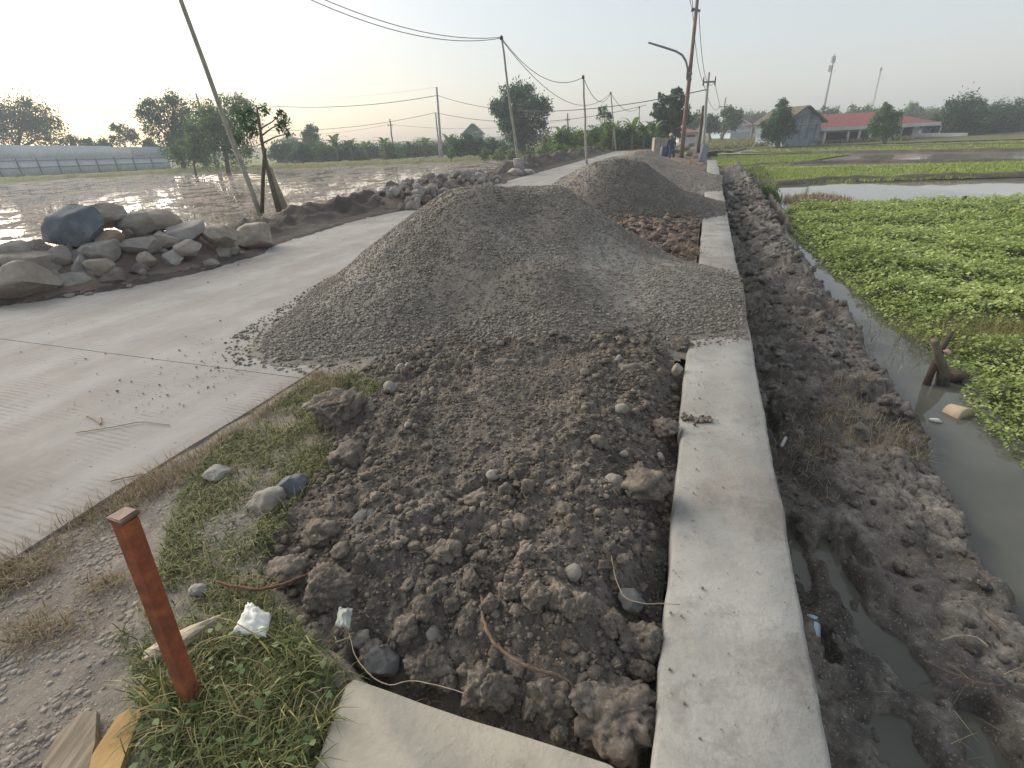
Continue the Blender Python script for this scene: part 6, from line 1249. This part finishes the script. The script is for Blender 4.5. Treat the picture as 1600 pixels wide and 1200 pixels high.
for i, (x, yb, w, h_) in enumerate(((1076, 240, 14, 10), (1085, 246, 10, 8), (1073, 231, 11, 8), (1088, 252, 9, 6), (1080, 226, 10, 7))):
    bigclod('lump of broken stone and earth beside the road near the lamp pole', x, yb, w, h_, ms_dark, plane=aty(x, yb, 27+i), group='lumps of broken stone near the lamp pole', name='rubble', sub=3)
# ================================================================== masts
p = np.array([*aty(1287, 172, 150)[:2], -1.0]); tp = aty(1304.5, 84, 150); t = thing('telecom_tower', p, 'slim grey telecom tower with clustered antennas above the red roof', 'tower')
MB().add(*tube([p, p*.4+tp*.6, tp], [.36, .26, .14], 8)).build('mast', m_conc, t)
for (px, py), n_ in (((1302.5, 93), 5), ((1298, 107), 6)):
    c = aty(px, py, 150)
    for i in range(n_):
        a = 2*math.pi*i/n_+.3; d = np.array([math.cos(a)*.42, math.sin(a)*.42, 0]); MB().add(*obox(c+d-[0, 0, .75], c+d+[0, 0, .75], .14, .1, (math.cos(a), math.sin(a), 0))).build('antenna', m_iron, t, smooth=False)
    MB().add(*tube([c-[0, 0, .06], c+[0, 0, .06]], [.4, .4], 12)).build('platform', m_iron, t)
p = np.array([*aty(1363, 170, 190)[:2], -1]); tp = aty(1377.5, 105, 190); t = thing('radio_mast', p, 'very thin faint radio mast right of the telecom tower', 'mast'); b = MB()
for k in range(3):
    o = np.array([math.cos(k*2.1), math.sin(k*2.1), 0])*.3; b.add(*tube([p+o, tp+o*.4], [.06, .05], 4))
for i in range(24):
    c = p+(tp-p)*i/24; d = p+(tp-p)*(i+1)/24; o = np.array([math.cos(i*2.1), math.sin(i*2.1), 0])*.3; o2 = np.array([math.cos(i*2.1+2.1), math.sin(i*2.1+2.1), 0])*.3; b.add(*tube([c+o, d+o2], .035, 4))
b.build('lattice', m_iron, t); MB().add(*tube([tp-[0, 0, 1.0], tp-[0, 0, .2], tp], [.35, .35, .1], 8)).build('antenna', m_iron, t)
# ================================================================== sheet fence
m_zinc = [simple('zinc sheet %s' % k, a, c, .8, .65, .15, .02, 5) for k, a, c in (('pale', (202, 206, 210), (216, 219, 222)), ('mid', (194, 199, 204), (208, 212, 216)), ('dark', (168, 176, 184), (186, 192, 199)))]
P0 = at(-130, 284, -.5); P1 = at(268, 262, -.65); nb = 13; t = thing('sheet_fence', (P0+P1)/2, 'long grey zinc sheet fence along the far side of the flooded field', 'fence')
zt0 = zat(P0[0], P0[1], 224.0); zt1 = zat(P1[0], P1[1], 230.0); dv_ = (P1-P0)[:2]/np.linalg.norm((P1-P0)[:2]); nf = np.array([dv_[1], -dv_[0], 0.0]); 
if np.dot(nf[:2], -P0[:2]) < 0: nf = -nf
rq = np.random.default_rng(5)
for i in range(nb):
    a = P0+(P1-P0)*i/nb; c = P0+(P1-P0)*(i+1)/nb; za = zt0+(zt1-zt0)*i/nb; zc = zt0+(zt1-zt0)*(i+1)/nb
    for tier in (0, 1):
        m = 24; u = np.linspace(0, 1, m)[:, None]; bb = a*(1-u)+c*u; tt_ = za*(1-u)+zc*u; lo = a[2]-.2 if tier == 0 else None
        zlo = np.full((m, 1), a[2]-.2) if tier == 0 else a[2]+(tt_-a[2])*.50; zhi = a[2]+(tt_-a[2])*.53 if tier == 0 else tt_+rq.uniform(-.05, .05)
        off = .05*np.sin(u*math.pi*12)+.10*(1-tier)
        V = np.concatenate([np.concatenate([bb[:, :2]+nf[:2]*(off+o), z_], 1) for o in (0, .012) for z_ in (zlo, zhi)]); g = lambda p_, q_: np.array([(p_*m+j, p_*m+j+1, q_*m+j+1, q_*m+j) for j in range(m-1)])
        MB().add(V, [g(0, 1), g(3, 2), g(1, 3), g(2, 0)]).build('panel', m_zinc[2 if (tier and i >= nb-2) else (0 if tier else 1) if rq.uniform() < .7 else 1], t)
    q = a+nf*.30; MB().add(*obox(q-[0, 0, .2], [q[0], q[1], a[2]+(za-a[2])*.56], .12, .12)).build('post', m_iron, t, smooth=False)
for k in (.26, .5): MB().add(*obox(P0+nf*.22+[0, 0, (zt0-P0[2])*k], P1+nf*.22+[0, 0, (zt1-P1[2])*k], .08, .1)).build('rail', m_iron, t, smooth=False)
# air
b = MB(); b.add(*box(-190, 190, -25, 260, -2.3, 34)); hz = b.build('haze', None if False else m_iron, smooth=False); hm = bpy.data.materials.new('haze air'); hm.use_nodes = True; nt = hm.node_tree; nt.nodes.remove(nt.nodes['Principled BSDF']); pv = nt.nodes.new('ShaderNodeVolumePrincipled'); pv.inputs['Density'].default_value = HAZE; pv.inputs['Color'].default_value = (0.86, 0.92, 1.0, 1); pv.inputs['Anisotropy'].default_value = 0.0
nt.links.new(pv.outputs[0], nt.nodes['Material Output'].inputs['Volume']); hz.data.materials[0] = hm; tag(hz, kind='stuff')
# ================================================================== camera, light, air
cd = bpy.data.cameras.new('camera'); cam = bpy.data.objects.new('camera', cd); COL.objects.link(cam); C.camera = cam
cd.sensor_width = 36.0; cd.lens = F/1600*36; cd.clip_start = 0.02; cd.clip_end = 9000
cam.location = (0, 0, CAMZ)
f_ = np.array([0, math.cos(PITCH), -math.sin(PITCH)]); dn_ = np.array([0, -math.sin(PITCH), -math.cos(PITCH)]); rt_ = np.array([1.0, 0, 0])
xr = rt_*RT[0] + dn_*DN[0]; yd = rt_*RT[1] + dn_*DN[1]       # image right, image down
cam.rotation_euler = Matrix(((xr[0], -yd[0], -f_[0]), (xr[1], -yd[1], -f_[1]), (xr[2], -yd[2], -f_[2]))).to_euler()
SUN_EL, SUN_AZ = math.radians(19), math.radians(-50)        # azimuth from +Y, negative to the left
w = bpy.data.worlds.new('World'); C.world = w; w.use_nodes = True; nt = w.node_tree
sky = nt.nodes.new('ShaderNodeTexSky'); sky.sky_type = 'NISHITA'; sky.sun_disc = False; sky.sun_elevation = SUN_EL; sky.sun_rotation = SUN_AZ
sky.air_density = 1.0; sky.dust_density = 2.6; sky.ozone_density = 1.0
hs = nt.nodes.new('ShaderNodeHueSaturation'); hs.inputs['Value'].default_value = 0.85; hs.inputs['Saturation'].default_value = 1.0
bg = nt.nodes['Background']; bg.inputs['Strength'].default_value = 0.10
mxs = nt.nodes.new('ShaderNodeMix'); mxs.data_type = 'RGBA'; mxs.inputs[0].default_value = 0.55      # thick even haze veiling the clear sky
nt.links.new(sky.outputs[0], hs.inputs['Color']); nt.links.new(hs.outputs[0], mxs.inputs[6]); mxs.inputs[7].default_value = (2.75, 2.82, 2.82, 1); nt.links.new(mxs.outputs[2], bg.inputs['Color'])
sd_ = bpy.data.lights.new('sun', 'SUN'); sd_.energy = 2.3; sd_.angle = math.radians(55); sd_.color = (1.0, 0.92, 0.81)
so = bpy.data.objects.new('sun', sd_); COL.objects.link(so)
dvec = Vector((math.sin(SUN_AZ)*math.cos(SUN_EL), math.cos(SUN_AZ)*math.cos(SUN_EL), math.sin(SUN_EL)))
so.rotation_euler = dvec.to_track_quat('Z', 'Y').to_euler(); so.location = (-20, 20, 30)
C.view_settings.view_transform = 'Standard'; C.view_settings.look = 'None'; C.view_settings.exposure = 1.45; C.view_settings.gamma = 1
C.cycles.use_denoising = True; C.cycles.max_bounces = 6; C.cycles.volume_bounces = 0
C.cycles.use_adaptive_sampling = False
